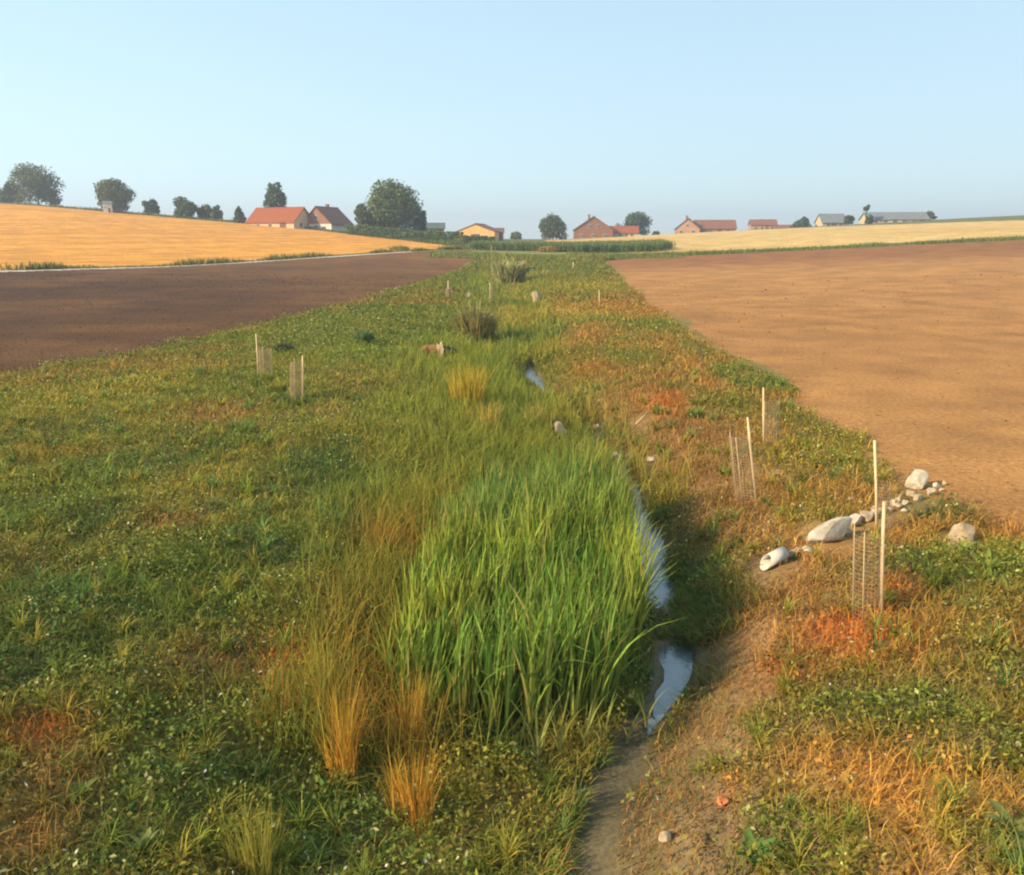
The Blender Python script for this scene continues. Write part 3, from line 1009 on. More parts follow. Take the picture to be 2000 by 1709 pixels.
dry_tuft(672, 1525, 230, .95, (.56, .25, .035), 'tall golden-orange dry grass tuft flaring upward left of the reeds', .09)
dry_tuft(812, 1605, 300, .66, (.54, .21, .03), 'squat rust-orange dry grass tuft below the reed bed', .15)
dry_tuft(556, 1410, 240, .55, (.48, .18, .035), 'wide rust-brown dry grass tuft among the left bank weeds', .2)
dry_tuft(800, 1470, 180, .75, (.52, .23, .04), 'loose orange dry grass tuft at the foot of the reeds', .14)
dry_tuft(640, 1390, 240, .8, (.30, .26, .05), 'yellow-green grass tuft turning dry beside the rust-brown tuft', .2)
dry_tuft(505, 1705, 300, .5, (.27, .25, .05), 'yellow-green grass tuft in the weeds by the ditch head', .13)
dry_tuft(915, 810, 520, 1.35, (.52, .32, .035), 'tall yellow dry grass clump beside the upper stream', .32, spread=.1)
dry_tuft(950, 850, 300, .8, (.42, .22, .06), 'orange dry grass clump beside the stones', .3, spread=.1)
dry_tuft(1045, 850, 260, .75, (.38, .22, .07), 'brown dry grass clump by the beige boulder', .28, spread=.1)
dry_tuft(745, 1075, 220, .4, (.44, .16, .05), 'reddish dry grass tuft above the reed bed edge', .2)

# ------------------------------------------------------------------ broad-leaved weeds
def broad_weed(u, v, n, L, W, col, label, seed=1, up=.7, cat='weed', group='broad-leaved weeds on the bank'):
    r = random.Random(seed)
    g = G(u, v)
    t = empty('broadleaf_weed', g)
    tag(t, label, cat, group)
    for i in range(n):
        az = 6.28 * i / n * 2.4 + r.uniform(-.4, .4)
        cc = np.array(col) * r.uniform(.8, 1.25)
        V, F = [], []
        lean = up * r.uniform(.6, 1.2)
        ll, ww = L * r.uniform(.6, 1.1), W * r.uniform(.8, 1.1)
        d = np.array([math.cos(az), math.sin(az)]); sdv = np.array([-d[1], d[0], 0.0])
        for k in range(7):
            q = k / 6
            a = lean * (.4 + .9 * q)
            rr, zz = ll * q * math.sin(a), ll * q * math.cos(a)
            w = ww * .5 * max(math.sin(math.pi * min(1, q * .92 + .06)) ** .8, .03)
            c = np.array([d[0] * rr, d[1] * rr, zz])
            V += [c - sdv * w + np.array([0, 0, w * .35]), c, c + sdv * w + np.array([0, 0, w * .35])]
        for k in range(6):
            for q in (0, 1):
                j = 3 * k + q
                F.append((j, j + 1, j + 4, j + 3))
        link('leaf', np_mesh('leaf', np.array(V), np.array(F), np.repeat(cc[None], len(V), 0), True), M['leaf'], t)
    return t


broad_weed(1880, 1085, 14, .30, .055, (.26, .30, .06), 'bright yellow-green leafy weed beside the mossy boulder', 1, .7)
broad_weed(1930, 1120, 14, .32, .05, (.22, .27, .055), 'yellow-green narrow-leaved weed next to the bright leafy one', 2, .8)
broad_weed(1965, 1165, 12, .28, .05, (.20, .25, .05), 'mid-green spreading weed at the end of the row by the mossy boulder', 3, .8)
broad_weed(1470, 1695, 9, .26, .07, (.11, .22, .05), 'dark green upright weed with broad shiny leaves by the slumped earth', 4, .5)
broad_weed(1975, 1635, 10, .24, .08, (.24, .28, .09), 'pale green broad-leaved weed beside the orange straw', 5, .9)
broad_weed(350, 1440, 10, .2, .07, (.19, .24, .07), 'pale green leafy weed among clover below the white flowers', 6, .8)
broad_weed(160, 1560, 9, .2, .07, (.20, .25, .06), 'light green leafy weed next to the rust-brown patch', 7, .7)
broad_weed(285, 1665, 9, .18, .06, (.24, .28, .10), 'small pale weed with upright leaves in the dark clover', 8, .6)
broad_weed(340, 1530, 10, .2, .06, (.17, .22, .06), 'green star-shaped weed between the two pale leafy weeds', 9, .9)

# ------------------------------------------------------------------ stones, pipe, stick, log
def stone_mesh(name, sx, sy, sz, seed, sub=3, rough=.22):
    bm = bmesh.new()
    bmesh.ops.create_icosphere(bm, subdivisions=sub, radius=1)
    r = random.Random(seed)
    planes = [(Vector((r.gauss(0, 1), r.gauss(0, 1), r.gauss(0, .8))).normalized(), r.uniform(.42, .78)) for _ in range(13)]
    for v in bm.verts:
        p = v.co.copy()
        for nrm, d in planes:
            k = p.dot(nrm) - d
            if k > 0:
                p -= nrm * k * .97
        p *= 1 + rough * .35 * (math.sin(5 * p.x + seed) * math.sin(4.3 * p.y + 2 * seed) * math.sin(4.7 * p.z))
        v.co = Vector((p.x * sx, p.y * sy, p.z * sz))
    return bm_mesh(name, bm)


def stone(u, v, w_px, h_px, label, mat='stone', seed=1, rz=0.0, depth=.8, group=None, sink=.3, tilt=0.0, name='stone'):
    g = G(u, v)
    k = math.hypot(g.x, g.y) / FPX
    w, h = w_px * k * .58, h_px * k * .6
    o = link(name, stone_mesh(name, w, w * depth, h, seed), M[mat])
    o.location = g + Vector((0, 0, h * (1 - sink)))
    o.rotation_euler = (0, tilt, rz)
    tag(o, label, 'stone', group)
    return o


GRP = 'stones of the drain outlet'
stone(1622, 1056, 106, 42, 'largest white elongated stone in the row behind the white pipe end', 'white_stone', 3, .45, .42, GRP, .15, -.25)
stone(1666, 1030, 36, 26, 'rounded white stone touching the top of the long white one', 'white_stone', 4, .3, .8, GRP)
stone(1690, 1017, 30, 22, 'cream stone behind the second-highest white stones of the outlet row', 'stone', 5, .8, .8, GRP)
stone(1546, 1090, 24, 18, 'small pinkish stone between the pipe end and the long white stone', 'stone', 6, .2, .8, GRP)
stone(1790, 952, 50, 34, 'flat-topped cream boulder at the edge of the harrowed field', 'white_stone', 7, .1, .8, GRP)
stone(1818, 968, 22, 18, 'white pebble-like stone just below the flat-topped cream boulder', 'white_stone', 8, .7, .7, GRP)
stone(1793, 978, 26, 16, 'cream stone below the flat-topped boulder beside its white neighbour', 'stone', 9, .4, .7, GRP)
for i, (u, v, w) in enumerate([(1712, 1005, 18), (1735, 1000, 16), (1752, 992, 18), (1768, 985, 14), (1776, 968, 14), (1845, 948, 12), (1838, 960, 12), (1728, 985, 12), (1662, 978, 12), (1765, 1000, 13), (1702, 1012, 22), (1722, 1004, 24), (1745, 990, 22), (1705, 1000, 16), (1780, 972, 20), (1828, 955, 16), (1655, 1046, 22), (1642, 1030, 18), (1578, 1078, 20), (1757, 978, 18), (1560, 1080, 18), (1533, 1097, 14)]):
    stone(u, v, w, w * .7, 'small beige rubble stone strewn along the outlet below the cream boulder', 'white_stone' if i % 3 == 0 else 'stone', 20 + i, i * .7, .9, 'rubble stones of the outlet')
stone(1872, 1062, 62, 42, 'mossy pale boulder behind the bright green weeds', 'stone', 11, .2, .8)
stone(1093, 856, 36, 34, 'beige boulder beside the upper stream among brown grass', 'stone', 12, .1, .9)
stone(1132, 882, 18, 18, 'small cream stone just below the beige boulder', 'white_stone', 13, .5, .8)
stone(1168, 842, 20, 16, 'grey-beige stone uphill of the beige boulder', 'stone', 14, .9, .8)
stone(1205, 912, 32, 30, 'cream stone at the top of the bare brown bank', 'stone', 15, .4, .8)
stone(1216, 935, 20, 16, 'small cream stone tucked under the stone topping the brown bank', 'stone', 16, .4, .8)
stone(1271, 903, 20, 11, 'small flat white stone alone on the red-brown bank', 'white_stone', 17, .1, .8)
stone(1047, 592, 20, 26, 'upright cream boulder in tawny grass far along the stream', 'stone', 18, .1, .8)
stone(1030, 594, 14, 8, 'low cream stone at the foot of the upright cream boulder', 'stone', 19, .1, .8)
stone(1236, 1562, 10, 9, 'white pebble on the slumped earth lump', 'white_stone', 31, .1, .8, 'pebbles on the slumped earth')
stone(1284, 1562, 13, 10, 'white pebble on the slumped earth lump', 'white_stone', 32, .6, .8, 'pebbles on the slumped earth')
stone(1300, 1640, 44, 26, 'tan clod-like stone on the slumped earth', 'stone', 33, .6, .8)

# white plastic drain pipe end, cut on a slant, open towards the stream
g = G(1508, 1106)
bm = bmesh.new()
R, Ri, L = .085, .074, .40
seg = 22
ro, ri, bo, bi = [], [], [], []
for k in range(seg):
    a = 2 * math.pi * k / seg
    y_o, z_o = math.cos(a), math.sin(a)
    cut = -.11 * (-z_o)                       # upper lip reaches further back
    ro.append(bm.verts.new((-L / 2 + .10 * (z_o + 1) * .75, R * y_o, R * z_o)))
    ri.append(bm.verts.new((-L / 2 + .10 * (z_o + 1) * .75 + .002, Ri * y_o, Ri * z_o)))
    bo.append(bm.verts.new((L / 2, R * y_o, R * z_o)))
    bi.append(bm.verts.new((L / 2, Ri * y_o, Ri * z_o)))
for k in range(seg):
    j = (k + 1) % seg
    bm.faces.new((ro[k], bo[k], bo[j], ro[j])); bm.faces.new((ri[j], bi[j], bi[k], ri[k]))
    bm.faces.new((ro[j], ri[j], ri[k], ro[k])); bm.faces.new((bo[k], bi[k], bi[j], bo[j]))
pt = empty('drain_pipe', g + Vector((0, 0, .10)), .5)
pt.rotation_euler = (0, -.28, .45)
tag(pt, 'white drain pipe end cut on a slant, lowest of the white pieces on the bank', 'pipe', GRP)
link('pipe_wall', bm_mesh('pipe_wall', bm), M['pipe'], pt, True)
# fallen cane on the right bank
a, c = G(1240, 833), G(1266, 812)
bm = bmesh.new()
add_tube(bm, [Vector((0, 0, .03)), (c - a) * .5 + Vector((0, 0, .07)), (c - a) + Vector((0, 0, .10))], [.018, .017, .012], 6)
o = link('fallen_cane', bm_mesh('fallen_cane', bm), M['wood'], None, True)
o.location = a
tag(o, 'pale cane lying slantwise on the right bank grass', 'stick')

# orange clay pot sherd lying on the bare bank
g = G(1412, 1572)
bm = bmesh.new()
for k in range(7):
    pass
o = link('clay_lump', stone_mesh('clay_lump', .075, .045, .035, 5, 3, .5), mat_noise('red_clay', [(.3, (.50, .14, .05)), (.7, (.66, .26, .11))], 14, .85, .4, .01))
o.location = g + Vector((0, 0, .03)); o.rotation_euler = (0, .2, .3)
tag(o, 'orange-red clay lump lying on the bare brown bank', 'clay lump')

# broken log left of the stream
g = G(856, 700)
t = empty('broken_log', g + Vector((0, 0, .05)), .1); t.scale = (1.35, 1.35, 1.25)
tag(t, 'broken brown log with a pale split face and dark rotten end in the grass', 'log')
bm = bmesh.new()
add_tube(bm, [(-.42, 0, .16), (-.30, 0, .2), (-.02, 0, .19)], [.13, .17, .18], 11)
for v_ in bm.verts: v_.co += Vector((0, random.uniform(-.02, .02), random.uniform(-.025, .025)))
link('bark_piece', bm_mesh('bark_piece', bm), M['log_bark'], t)
bm = bmesh.new()
add_prism(bm, [(-.03, -.19, .02), (.10, -.2, .0), (.16, -.17, .24), (.10, -.15, .46), (.03, -.16, .36), (-.04, -.15, .42)], (0, .2, 0))
link('split_face', bm_mesh('split_face', bm), M['cut_wood'], t)
bm = bmesh.new()
add_tube(bm, [(.14, .02, .15), (.32, .03, .17), (.55, .05, .12)], [.18, .15, .07], 10)
for v_ in bm.verts: v_.co += Vector((0, random.uniform(-.03, .03), random.uniform(-.03, .03)))
link('rotten_end', bm_mesh('rotten_end', bm), M['dark_rot'], t)

# small white marker far along the left bank
g = G(916, 588)
t = empty('marker_post', g)
tag(t, 'short white marker post in the far left bank grass', 'post')
bm = bmesh.new(); add_box(bm, (-.11, -.06, -.1), (.11, .06, .46)); bmesh.ops.bevel(bm, geom=bm.edges[:], offset=.02, segments=2, affect='EDGES')
link('post', bm_mesh('post', bm), M['white_stone'], t)
bm = bmesh.new(); add_prism(bm, [(-.11, -.07, .455), (.11, -.07, .455), (.05, -.07, .58), (-.05, -.07, .58)], (0, .14, 0))
link('post_top', bm_mesh('post_top', bm), M['white_stone'], t)

# ------------------------------------------------------------------ stakes with net tree guards
def guarded_stake(base, top, label, guard=(.0, .55, .10), canes=2, seed=1, thick=.019, sapling=True, group='stakes with net guards'):
    """base, top: photo positions of the stake; guard: (sideways offset m, height share, radius m)"""
    r = random.Random(seed)
    g = G(*base)
    tp = at_depth(top[0], top[1], g.y)
    ax = tp - g
    H_ = ax.length
    t = empty('tree_guard', g)
    tag(t, label, 'tree guard' if guard else 'stake', group)
    bm = bmesh.new()
    rad = max(thick, .00055 * g.y)
    add_tube(bm, [-ax * .08, ax * .5 + Vector((r.uniform(-.01, .01), 0, 0)), ax], [rad, rad * .97, rad * .9], 7)
    link('stake', bm_mesh('stake', bm), M['wood'], t, True)
    if guard:
        off, share, R_ = guard
        hh = H_ * share
        c0 = Vector((off, .02, 0)); lean = ax.normalized() * hh
        bm = bmesh.new()
        wr = max(.0015, .00016 * g.y)
        nv, nh = 20, max(8, int(hh / .045))
        ring = [Vector((math.cos(6.283 * k / nv) * R_, math.sin(6.283 * k / nv) * R_, 0)) for k in range(nv)]
        for k in range(nv):
            add_tube(bm, [c0 + ring[k], c0 + ring[k] * 1.04 + lean * .5, c0 + ring[k] + lean], [wr] * 3, 3, False)
        for q in range(nh + 1):
            cc = c0 + lean * (q / nh)
            for k in range(nv):
                add_tube(bm, [cc + ring[k], cc + ring[(k + 1) % nv]], [wr] * 2, 3, False)
        o = link('wire_net', bm_mesh('wire_net', bm), M['wire'], t)
        o['kind'] = 'stuff'
        for q in range(canes):
            a_ = 2.2 + q * 2.0
            bm = bmesh.new()
            p = c0 + Vector((math.cos(a_) * R_ * 1.1, math.sin(a_) * R_, 0))
            add_tube(bm, [p - Vector((0, 0, .05)), p + lean * r.uniform(.98, 1.1)], [max(.006, .0005 * g.y)] * 2, 5)
            link('support_cane', bm_mesh('support_cane', bm), M['cane'], t, True)
        if sapling:
            bm = bmesh.new()
            add_tube(bm, [c0 - Vector((0, 0, .03)), c0 + lean * .5 + Vector((.01, 0, 0)), c0 + lean * 1.02], [.008, .006, .003], 5)
            link('sapling_stem', bm_mesh('sapling_stem', bm), M['bark'], t, True)
            n = 60
            P = np.stack([RNG.normal(off, R_ * .35, n), RNG.normal(.02, R_ * .35, n), hh * RNG.uniform(.2, .95, n)], 1)
            b = Bulk(); b.leaves(P, np.full(n, max(.03, .002 * g.y)), jitter((.16, .13, .045), n, .25))
            b.build('sapling_leaves', M['leaf'], t)
    return t


guarded_stake((1722, 1205), (1727, 980), 'pale stake with brown net guard standing in the rust-red grass', (-.17, .72, .13), 2, 1)
guarded_stake((1712, 1045), (1708, 860), 'pale stake with net guard behind the outlet stones', (.12, .55, .10), 1, 2)
guarded_stake((1478, 985), (1460, 815), 'leaning pale stake with net guard above the brown bank', (-.16, .78, .16), 2, 3)
guarded_stake((1492, 872), (1491, 757), 'thin pale stake with net guard near the harrowed field edge', (.16, .75, .15), 1, 4)
guarded_stake((505, 738), (500, 652), 'pale stake with brown guard near the dark soil edge on the left bank', (.22, .65, .17), 1, 5)
guarded_stake((591, 782), (591, 694), 'pale stake with guard and cane beside the light green grass', (-.14, .85, .16), 1, 6)
guarded_stake((876, 586), (875, 548), 'thin green-grey stake on the far left bank near the white marker', (.0, .6, .16), 1, 7, .015)
guarded_stake((1119, 527), (1120, 512), 'tiny pale stake in the far grass by the right field corner', None, 0, 8, .02, group='bare stakes')
guarded_stake((1171, 600), (1170, 566), 'thin straw-coloured stake in tawny grass right of the upright boulder', None, 0, 9, .014, group='bare stakes')
guarded_stake((957, 600), (957, 552), 'pale stake leaning by the slender young tree', None, 0, 10, .012, group='bare stakes')

# ------------------------------------------------------------------ shrubs
def shrub(u, v, w_px, h_px, col, label, n=900, twigs=16, seed=1, upright=.6, name='shrub', leafsize=None):
    g = G(u, v)
    k = math.hypot(g.x, g.y) / FPX
    w, h = w_px * k, h_px * k
    r = random.Random(seed)
    t = empty(name, g)
    tag(t, label, 'shrub')
    bm = bmesh.new(); tips = []
    for i in range(twigs):
        a = r.uniform(0, 6.28); s = r.uniform(.1, .5) * w
        e = Vector((math.cos(a) * s, math.sin(a) * s, h * r.uniform(.65, 1.0)))
        m_ = e * .5 + Vector((0, 0, h * .12))
        add_tube(bm, [(0, 0, -.05), m_, e], [.02, .013, .005], 4, False); tips.append((m_, e))
    link('stems', bm_mesh('stems', bm), M['bark'], t)
    nb = n * 2
    a = RNG.uniform(0, 6.28, nb); rr = .36 * w * np.sqrt(RNG.random(nb))
    P = np.stack([rr * np.cos(a), rr * np.sin(a), h * .35 * RNG.random(nb) - .03], 1)
    c = jitter(np.asarray(col) * 2.3, nb, .35)
    b = Bulk(); b.blades(P, h * RNG.uniform(.35, .8, nb) * (1 - .45 * rr / (.36 * w)), np.full(nb, max(.014, .0011 * g.y)), np.abs(RNG.normal(.1, .15, nb)) + .5 * rr / w, a, RNG.uniform(0, .5, nb), c * .75, c * 1.2, 3)
    m2 = n // 2
    P = np.stack([RNG.normal(0, .2 * w, m2), RNG.normal(0, .2 * w, m2), h * RNG.uniform(.05, .75, m2)], 1)
    b.leaves(P, np.full(m2, leafsize or max(.05, .0024 * g.y)) * RNG.uniform(.6, 1.2, m2), jitter(np.asarray(col) * 1.9, m2, .4), 1.1, .35)
    b.build('foliage', M['tree_leaf'], t)
    return t


shrub(928, 668, 100, 88, (.12, .105, .035), 'dark bushy willow scrub above the broken log', 700, 18, 1)
shrub(993, 560, 84, 66, (.14, .135, .05), 'rounded grey-green scrub farther up beside the stream', 520, 16, 2)
shrub(1022, 535, 24, 30, (.13, .12, .04), 'small upright scrub behind the rounded grey-green one', 220, 10, 3)
shrub(556, 692, 44, 26, (.03, .045, .016), 'small very dark bush between the two left bank stakes', 700, 12, 4)
shrub(712, 672, 44, 34, (.06, .10, .028), 'low green bush on the left bank uphill of the light grass', 600, 12, 5)
shrub(1075, 492, 60, 14, (.15, .11, .035), 'low brown scrub in front of the maize', 700, 14, 6)
shrub(780, 490, 50, 12, (.15, .13, .03), 'low olive brush beside the pale track', 600, 12, 7)
# slender young tree
g = G(960, 606); tp = at_depth(962, 478, g.y)
t = empty('young_tree', g)
tag(t, 'slender pale young tree rising from the grass beside the rounded scrub', 'young tree')
hh = tp.z - g.z
bm = bmesh.new(); add_tube(bm, [(0, 0, -.1), (.05, 0, hh * .5), (.02, 0, hh)], [.035, .025, .01], 6)
link('trunk', bm_mesh('trunk', bm), M['cane'], t, True)
n = 420
zz = hh * RNG.uniform(.12, 1.0, n)
b = Bulk(); b.leaves(np.stack([RNG.normal(.03, .16, n), RNG.normal(0, .16, n), zz], 1), np.full(n, .13), jitter((.24, .23, .08), n, .2), 1.2, .35)
b.build('crown', M['leaf'], t)

# ------------------------------------------------------------------ trees
def make_tree(u, v_top, v_base, w_px, y, col, label, kind='round', n=5200, seed=1, sky_gap=.0, trunk=.16, group=None, name='tree', leaf=.46, squash=1.0, blobs=26, lop=0.0):
    r = random.Random(seed)
    bx = at_depth(u, v_base, y)
    gz = H(bx.x, y)
    tz = at_depth(u, v_top, y).z
    Ht = tz - gz
    k = math.hypot(bx.x, y) / FPX
    W = w_px * k * (1.12 if kind in ('egg', 'cone') else .94)
    Ht *= 1.02
    t = empty(name, (bx.x, y, gz))
    tag(t, label, 'tree', group)
    th = Ht * trunk
    bm = bmesh.new()
    tr = max(.16, Ht * .024)
    top = Vector((r.uniform(-.3, .3), r.uniform(-.3, .3), Ht * .8))
    add_tube(bm, [(0, 0, -.6), (0, 0, th), top * .6, top], [tr * 1.25, tr, tr * .6, tr * .15], 9)
    B = []
    if kind == 'cone':
        for i in range(blobs):
            q = (i + .5) / blobs
            z = th + (Ht - th) * q
            rad = W * .5 * (1 - q) ** .8 + .12
            for j in range(4):
                a = r.uniform(0, 6.28); d = rad * r.uniform(.35, .8)
                B.append((Vector((math.cos(a) * d, math.sin(a) * d, z)), rad * .45 + .15, .55))
    else:
        for i in range(blobs):
            for _ in range(30):
                p = Vector((r.uniform(-1, 1), r.uniform(-1, 1), r.uniform(-1, 1)))
                if p.length < 1: break
            zc = th + (Ht - th) * .5; hz = (Ht - th) * .5
            if kind == 'egg':
                ww = 1.0 - .35 * max(p.z, 0) - .1 * max(-p.z, 0)
            elif kind == 'ovate':
                ww = 1.0 - .55 * max(p.z, 0)
            else:
                ww = 1.0
            br = W * r.uniform(.13, .27)
            q = p.normalized() * (p.length ** .5)
            B.append((Vector((q.x * (W * .5 - br) * ww + lop * q.z * W * .2, q.y * (W * .5 - br) * ww, zc + q.z * (hz - br * .8) * squash)), br, .85))
        if kind != 'cone' and trunk < .4:
            for i in range(6):
                a = 6.283 * i / 6 + r.uniform(-.4, .4)
                B.append((Vector((math.cos(a) * W * r.uniform(.15, .32), math.sin(a) * W * r.uniform(.15, .32), Ht * r.uniform(.14, .3))), W * r.uniform(.13, .2), .8))
    for i in range(min(9, len(B))):
        c = B[i * len(B) // 9][0]
        s = Vector((0, 0, min(th * .9 + (c.z - th) * .3, c.z * .8)))
        add_tube(bm, [s, s.lerp(c, .55) + Vector((0, 0, .2)), c], [tr * .5, tr * .3, tr * .1], 6, False)
    link('trunk', bm_mesh('trunk', bm), M['bark'], t, True)
    cen = np.array([b_[0] for b_ in B]); rad = np.array([b_[1] for b_ in B]); sq = np.array([b_[2] for b_ in B])
    wgt = rad ** 2 / (rad ** 2).sum()
    n = int(n * 1.3)
    idx = RNG.choice(len(B), n, p=wgt)
    dv = RNG.normal(0, 1, (n, 3)); dv /= np.linalg.norm(dv, axis=1)[:, None]
    rr = rad[idx] * (RNG.random(n) ** .35) * (1 + .25 * RNG.random(n) * (RNG.random(n) < .25))
    P = cen[idx] + dv * rr[:, None] * np.stack([np.ones(n), np.ones(n), sq[idx]], 1)
    P[:, 2] = np.maximum(P[:, 2], .15)
    tone = 1 + .35 * (np.random.default_rng(seed).random(len(B))[idx] - .5)
    b = Bulk(); b.leaves(P, 1.45 * leaf * RNG.uniform(.6, 1.35, n), jitter(np.asarray(col)[None] * tone[:, None], n, .2), .9, .8)
    b.build('crown', M['tree_leaf'], t)
    return t


TG = np.array((.115, .150, .038))
VT = 'trees of the village skyline'
make_tree(75, 318, 393, 90, 272, TG, 'big broad tree on the crest at the end of the golden field', 'round', 5200, 11, trunk=.05, group=VT, lop=-.4, blobs=24)
make_tree(32, 352, 392, 40, 276, TG * .95, 'low leafy tree crowding the left foot of the big crest tree', 'round', 1600, 12, trunk=.05, group=VT, blobs=12)
make_tree(4, 368, 391, 60, 278, TG, 'low bushy tree farthest out along the crest hedge', 'round', 1800, 13, trunk=.03, group=VT, blobs=14)
make_tree(108, 370, 394, 20, 270, TG * .8, 'small dark tree at the right foot of the big crest tree', 'round', 700, 14, trunk=.1, group=VT, blobs=8)
make_tree(228, 347, 414, 72, 246, TG * 1.1, 'round-headed tree standing over the small white hut', 'round', 4000, 15, trunk=.10, group=VT, blobs=22)
make_tree(297, 374, 417, 34, 246, TG * np.array((.6, .75, .95)), 'dark narrow tree between the round-headed and light green ones', 'ovate', 1600, 16, trunk=.08, group=VT, blobs=14)
make_tree(362, 382, 424, 54, 242, np.array((.085, .125, .03)), 'light green bushy tree on the slope above the golden field', 'round', 2600, 17, trunk=.03, group=VT, blobs=18)
make_tree(400, 398, 428, 40, 244, TG * np.array((.9, 1.05, 1.1)), 'grey-green bushy tree right beside the light green one', 'round', 1500, 18, trunk=.03, group=VT, blobs=12)
make_tree(425, 398, 430, 26, 240, TG, 'small grey-green tree with a ragged top next to the bushy pair', 'ovate', 1000, 19, trunk=.05, group=VT, blobs=9)
make_tree(468, 404, 434, 20, 232, TG * np.array((.65, .8, .9)), 'small dark spruce before the orange-roofed barn', 'cone', 1100, 20, trunk=.05, group=VT, blobs=11)
make_tree(540, 347, 432, 50, 238, TG * np.array((.8, .95, 1.15)), 'tall ovate spruce rising behind the orange-roofed barn', 'ovate', 3800, 21, trunk=.08, group=VT, blobs=26)
make_tree(766, 347, 455, 112, 214, TG * np.array((1.05, 1.12, 1.0)), 'largest tree, a domed lime above the clipped hedge', 'egg', 9500, 22, trunk=.05, group=VT, blobs=38)
make_tree(716, 396, 458, 50, 212, TG * 1.1, 'lower leafy tree leaning on the left side of the domed lime', 'round', 2600, 23, trunk=.04, group=VT, blobs=16)
make_tree(820, 386, 458, 32, 216, TG * np.array((.55, .7, .95)), 'narrow blue-dark tree on the right side of the domed lime', 'round', 2000, 24, trunk=.05, group=VT, blobs=14)
make_tree(1080, 417, 468, 54, 262, TG * np.array((.85, .95, 1.0)), 'dense egg-shaped tree beside the brick gable house', 'egg', 3800, 25, trunk=.04, group=VT, blobs=24)
make_tree(1243, 412, 468, 66, 306, TG * np.array((.7, .85, 1.05)), 'dark spreading tree behind the brick gable house', 'round', 3400, 26, trunk=.05, group=VT, blobs=20)
make_tree(1205, 434, 466, 36, 312, TG, 'low olive tree over the pale annex roof', 'round', 1200, 27, trunk=.05, group=VT, blobs=10)
make_tree(1280, 452, 468, 16, 300, TG * .7, 'tiny dark bush-like tree where the pale field begins', 'round', 500, 28, trunk=.05, group=VT, blobs=6)
make_tree(1568, 424, 446, 32, 296, np.array((.07, .115, .035)), 'green cone-shaped tree left of the grey-roofed barn', 'cone', 1200, 29, trunk=.02, group=VT, blobs=9)
make_tree(1657, 418, 440, 18, 284, TG * .75, 'small dark egg-shaped tree right of the grey-roofed barn', 'egg', 900, 30, trunk=.03, group=VT, blobs=9)
make_tree(1697, 420, 440, 18, 262, TG * .9, 'round bush-like tree at the near end of the long low barn', 'round', 700, 31, trunk=.03, group=VT, blobs=8)
make_tree(1690, 400, 440, 14, 270, TG * np.array((.7, .85, 1.1)), 'thin windswept tree with its tuft high above the long barn', 'round', 420, 32, trunk=.62, group=VT, blobs=6, lop=.8)
make_tree(1480, 430, 454, 44, 332, TG * 1.15, 'low leafy tree pressed against the salmon cottage', 'round', 1000, 33, trunk=.05, group=VT, blobs=9, squash=.8)
make_tree(1816, 412, 428, 26, 280, np.array((.10, .10, .04)), 'small olive tree past the end of the long low barn', 'round', 700, 34, trunk=.05, group=VT, blobs=7)
make_tree(1008, 452, 474, 30, 290, TG * 1.2, 'hazy grey-green tree past the end of the clipped hedge', 'round', 900, 35, trunk=.03, group=VT, blobs=9)
make_tree(586, 412, 440, 14, 262, TG, 'small tree showing between the barn and the gabled house', 'round', 300, 36, trunk=.05, group=VT, blobs=5)

# ------------------------------------------------------------------ hedge and maize
def hedge(pts, hgt, thick, col, label, n):
    """pts: photo u, v of the foot and depth y"""
    P3 = []
    for u, v, y in pts:
        p = at_depth(u, v, y); P3.append((p.x, y))
    P3 = np.array(P3)
    seg = np.hypot(*np.diff(P3, axis=0).T); cum = np.concatenate([[0], np.cumsum(seg)])
    s = RNG.random(n) * cum[-1]
    x = np.interp(s, cum, P3[:, 0]); y = np.interp(s, cum, P3[:, 1])
    hh = hgt * (.85 + .3 * fbm(s, s * 0, 2.5, 3, 2))
    zz = RNG.random(n) ** .8 * hh
    off = RNG.uniform(-1, 1, n) * thick * np.sqrt(np.clip(1 - (zz / hh - .35).clip(0) ** 2, .2, 1))
    y = y + off; x = x + RNG.normal(0, .2, n)
    o0 = empty('hedge', (P3[0, 0], P3[0, 1], H(P3[0, 0], P3[0, 1])))
    tag(o0, label, 'hedge')
    b = Bulk(); b.leaves(np.stack([x, y, height(x, y) + zz], 1), RNG.uniform(.25, .55, n), jitter(col, n, .22), .9, .7)
    b.build('foliage', M['tree_leaf'], o0, o0.location)
    bm = bmesh.new()
    for q in np.arange(0.5, cum[-1], 1.6):
        px, py = np.interp(q, cum, P3[:, 0]), np.interp(q, cum, P3[:, 1])
        b0 = Vector((px, py, H(px, py))) - o0.location
        add_tube(bm, [b0 - Vector((0, 0, .2)), b0 + Vector((.1, 0, hgt * .8))], [.06, .03], 5)
    link('stems', bm_mesh('stems', bm), M['bark'], o0)


hedge([(676, 458, 206), (800, 468, 196), (905, 476, 186)], 2.5, .9, TG * np.array((.85, 1.0, .8)), 'long clipped dark green hedge below the domed lime', 6500)
hedge([(906, 475, 186), (965, 479, 180)], 1.9, .8, TG * np.array((.6, .75, .7)), 'short darker hedge in front of the yellow hall', 2200)

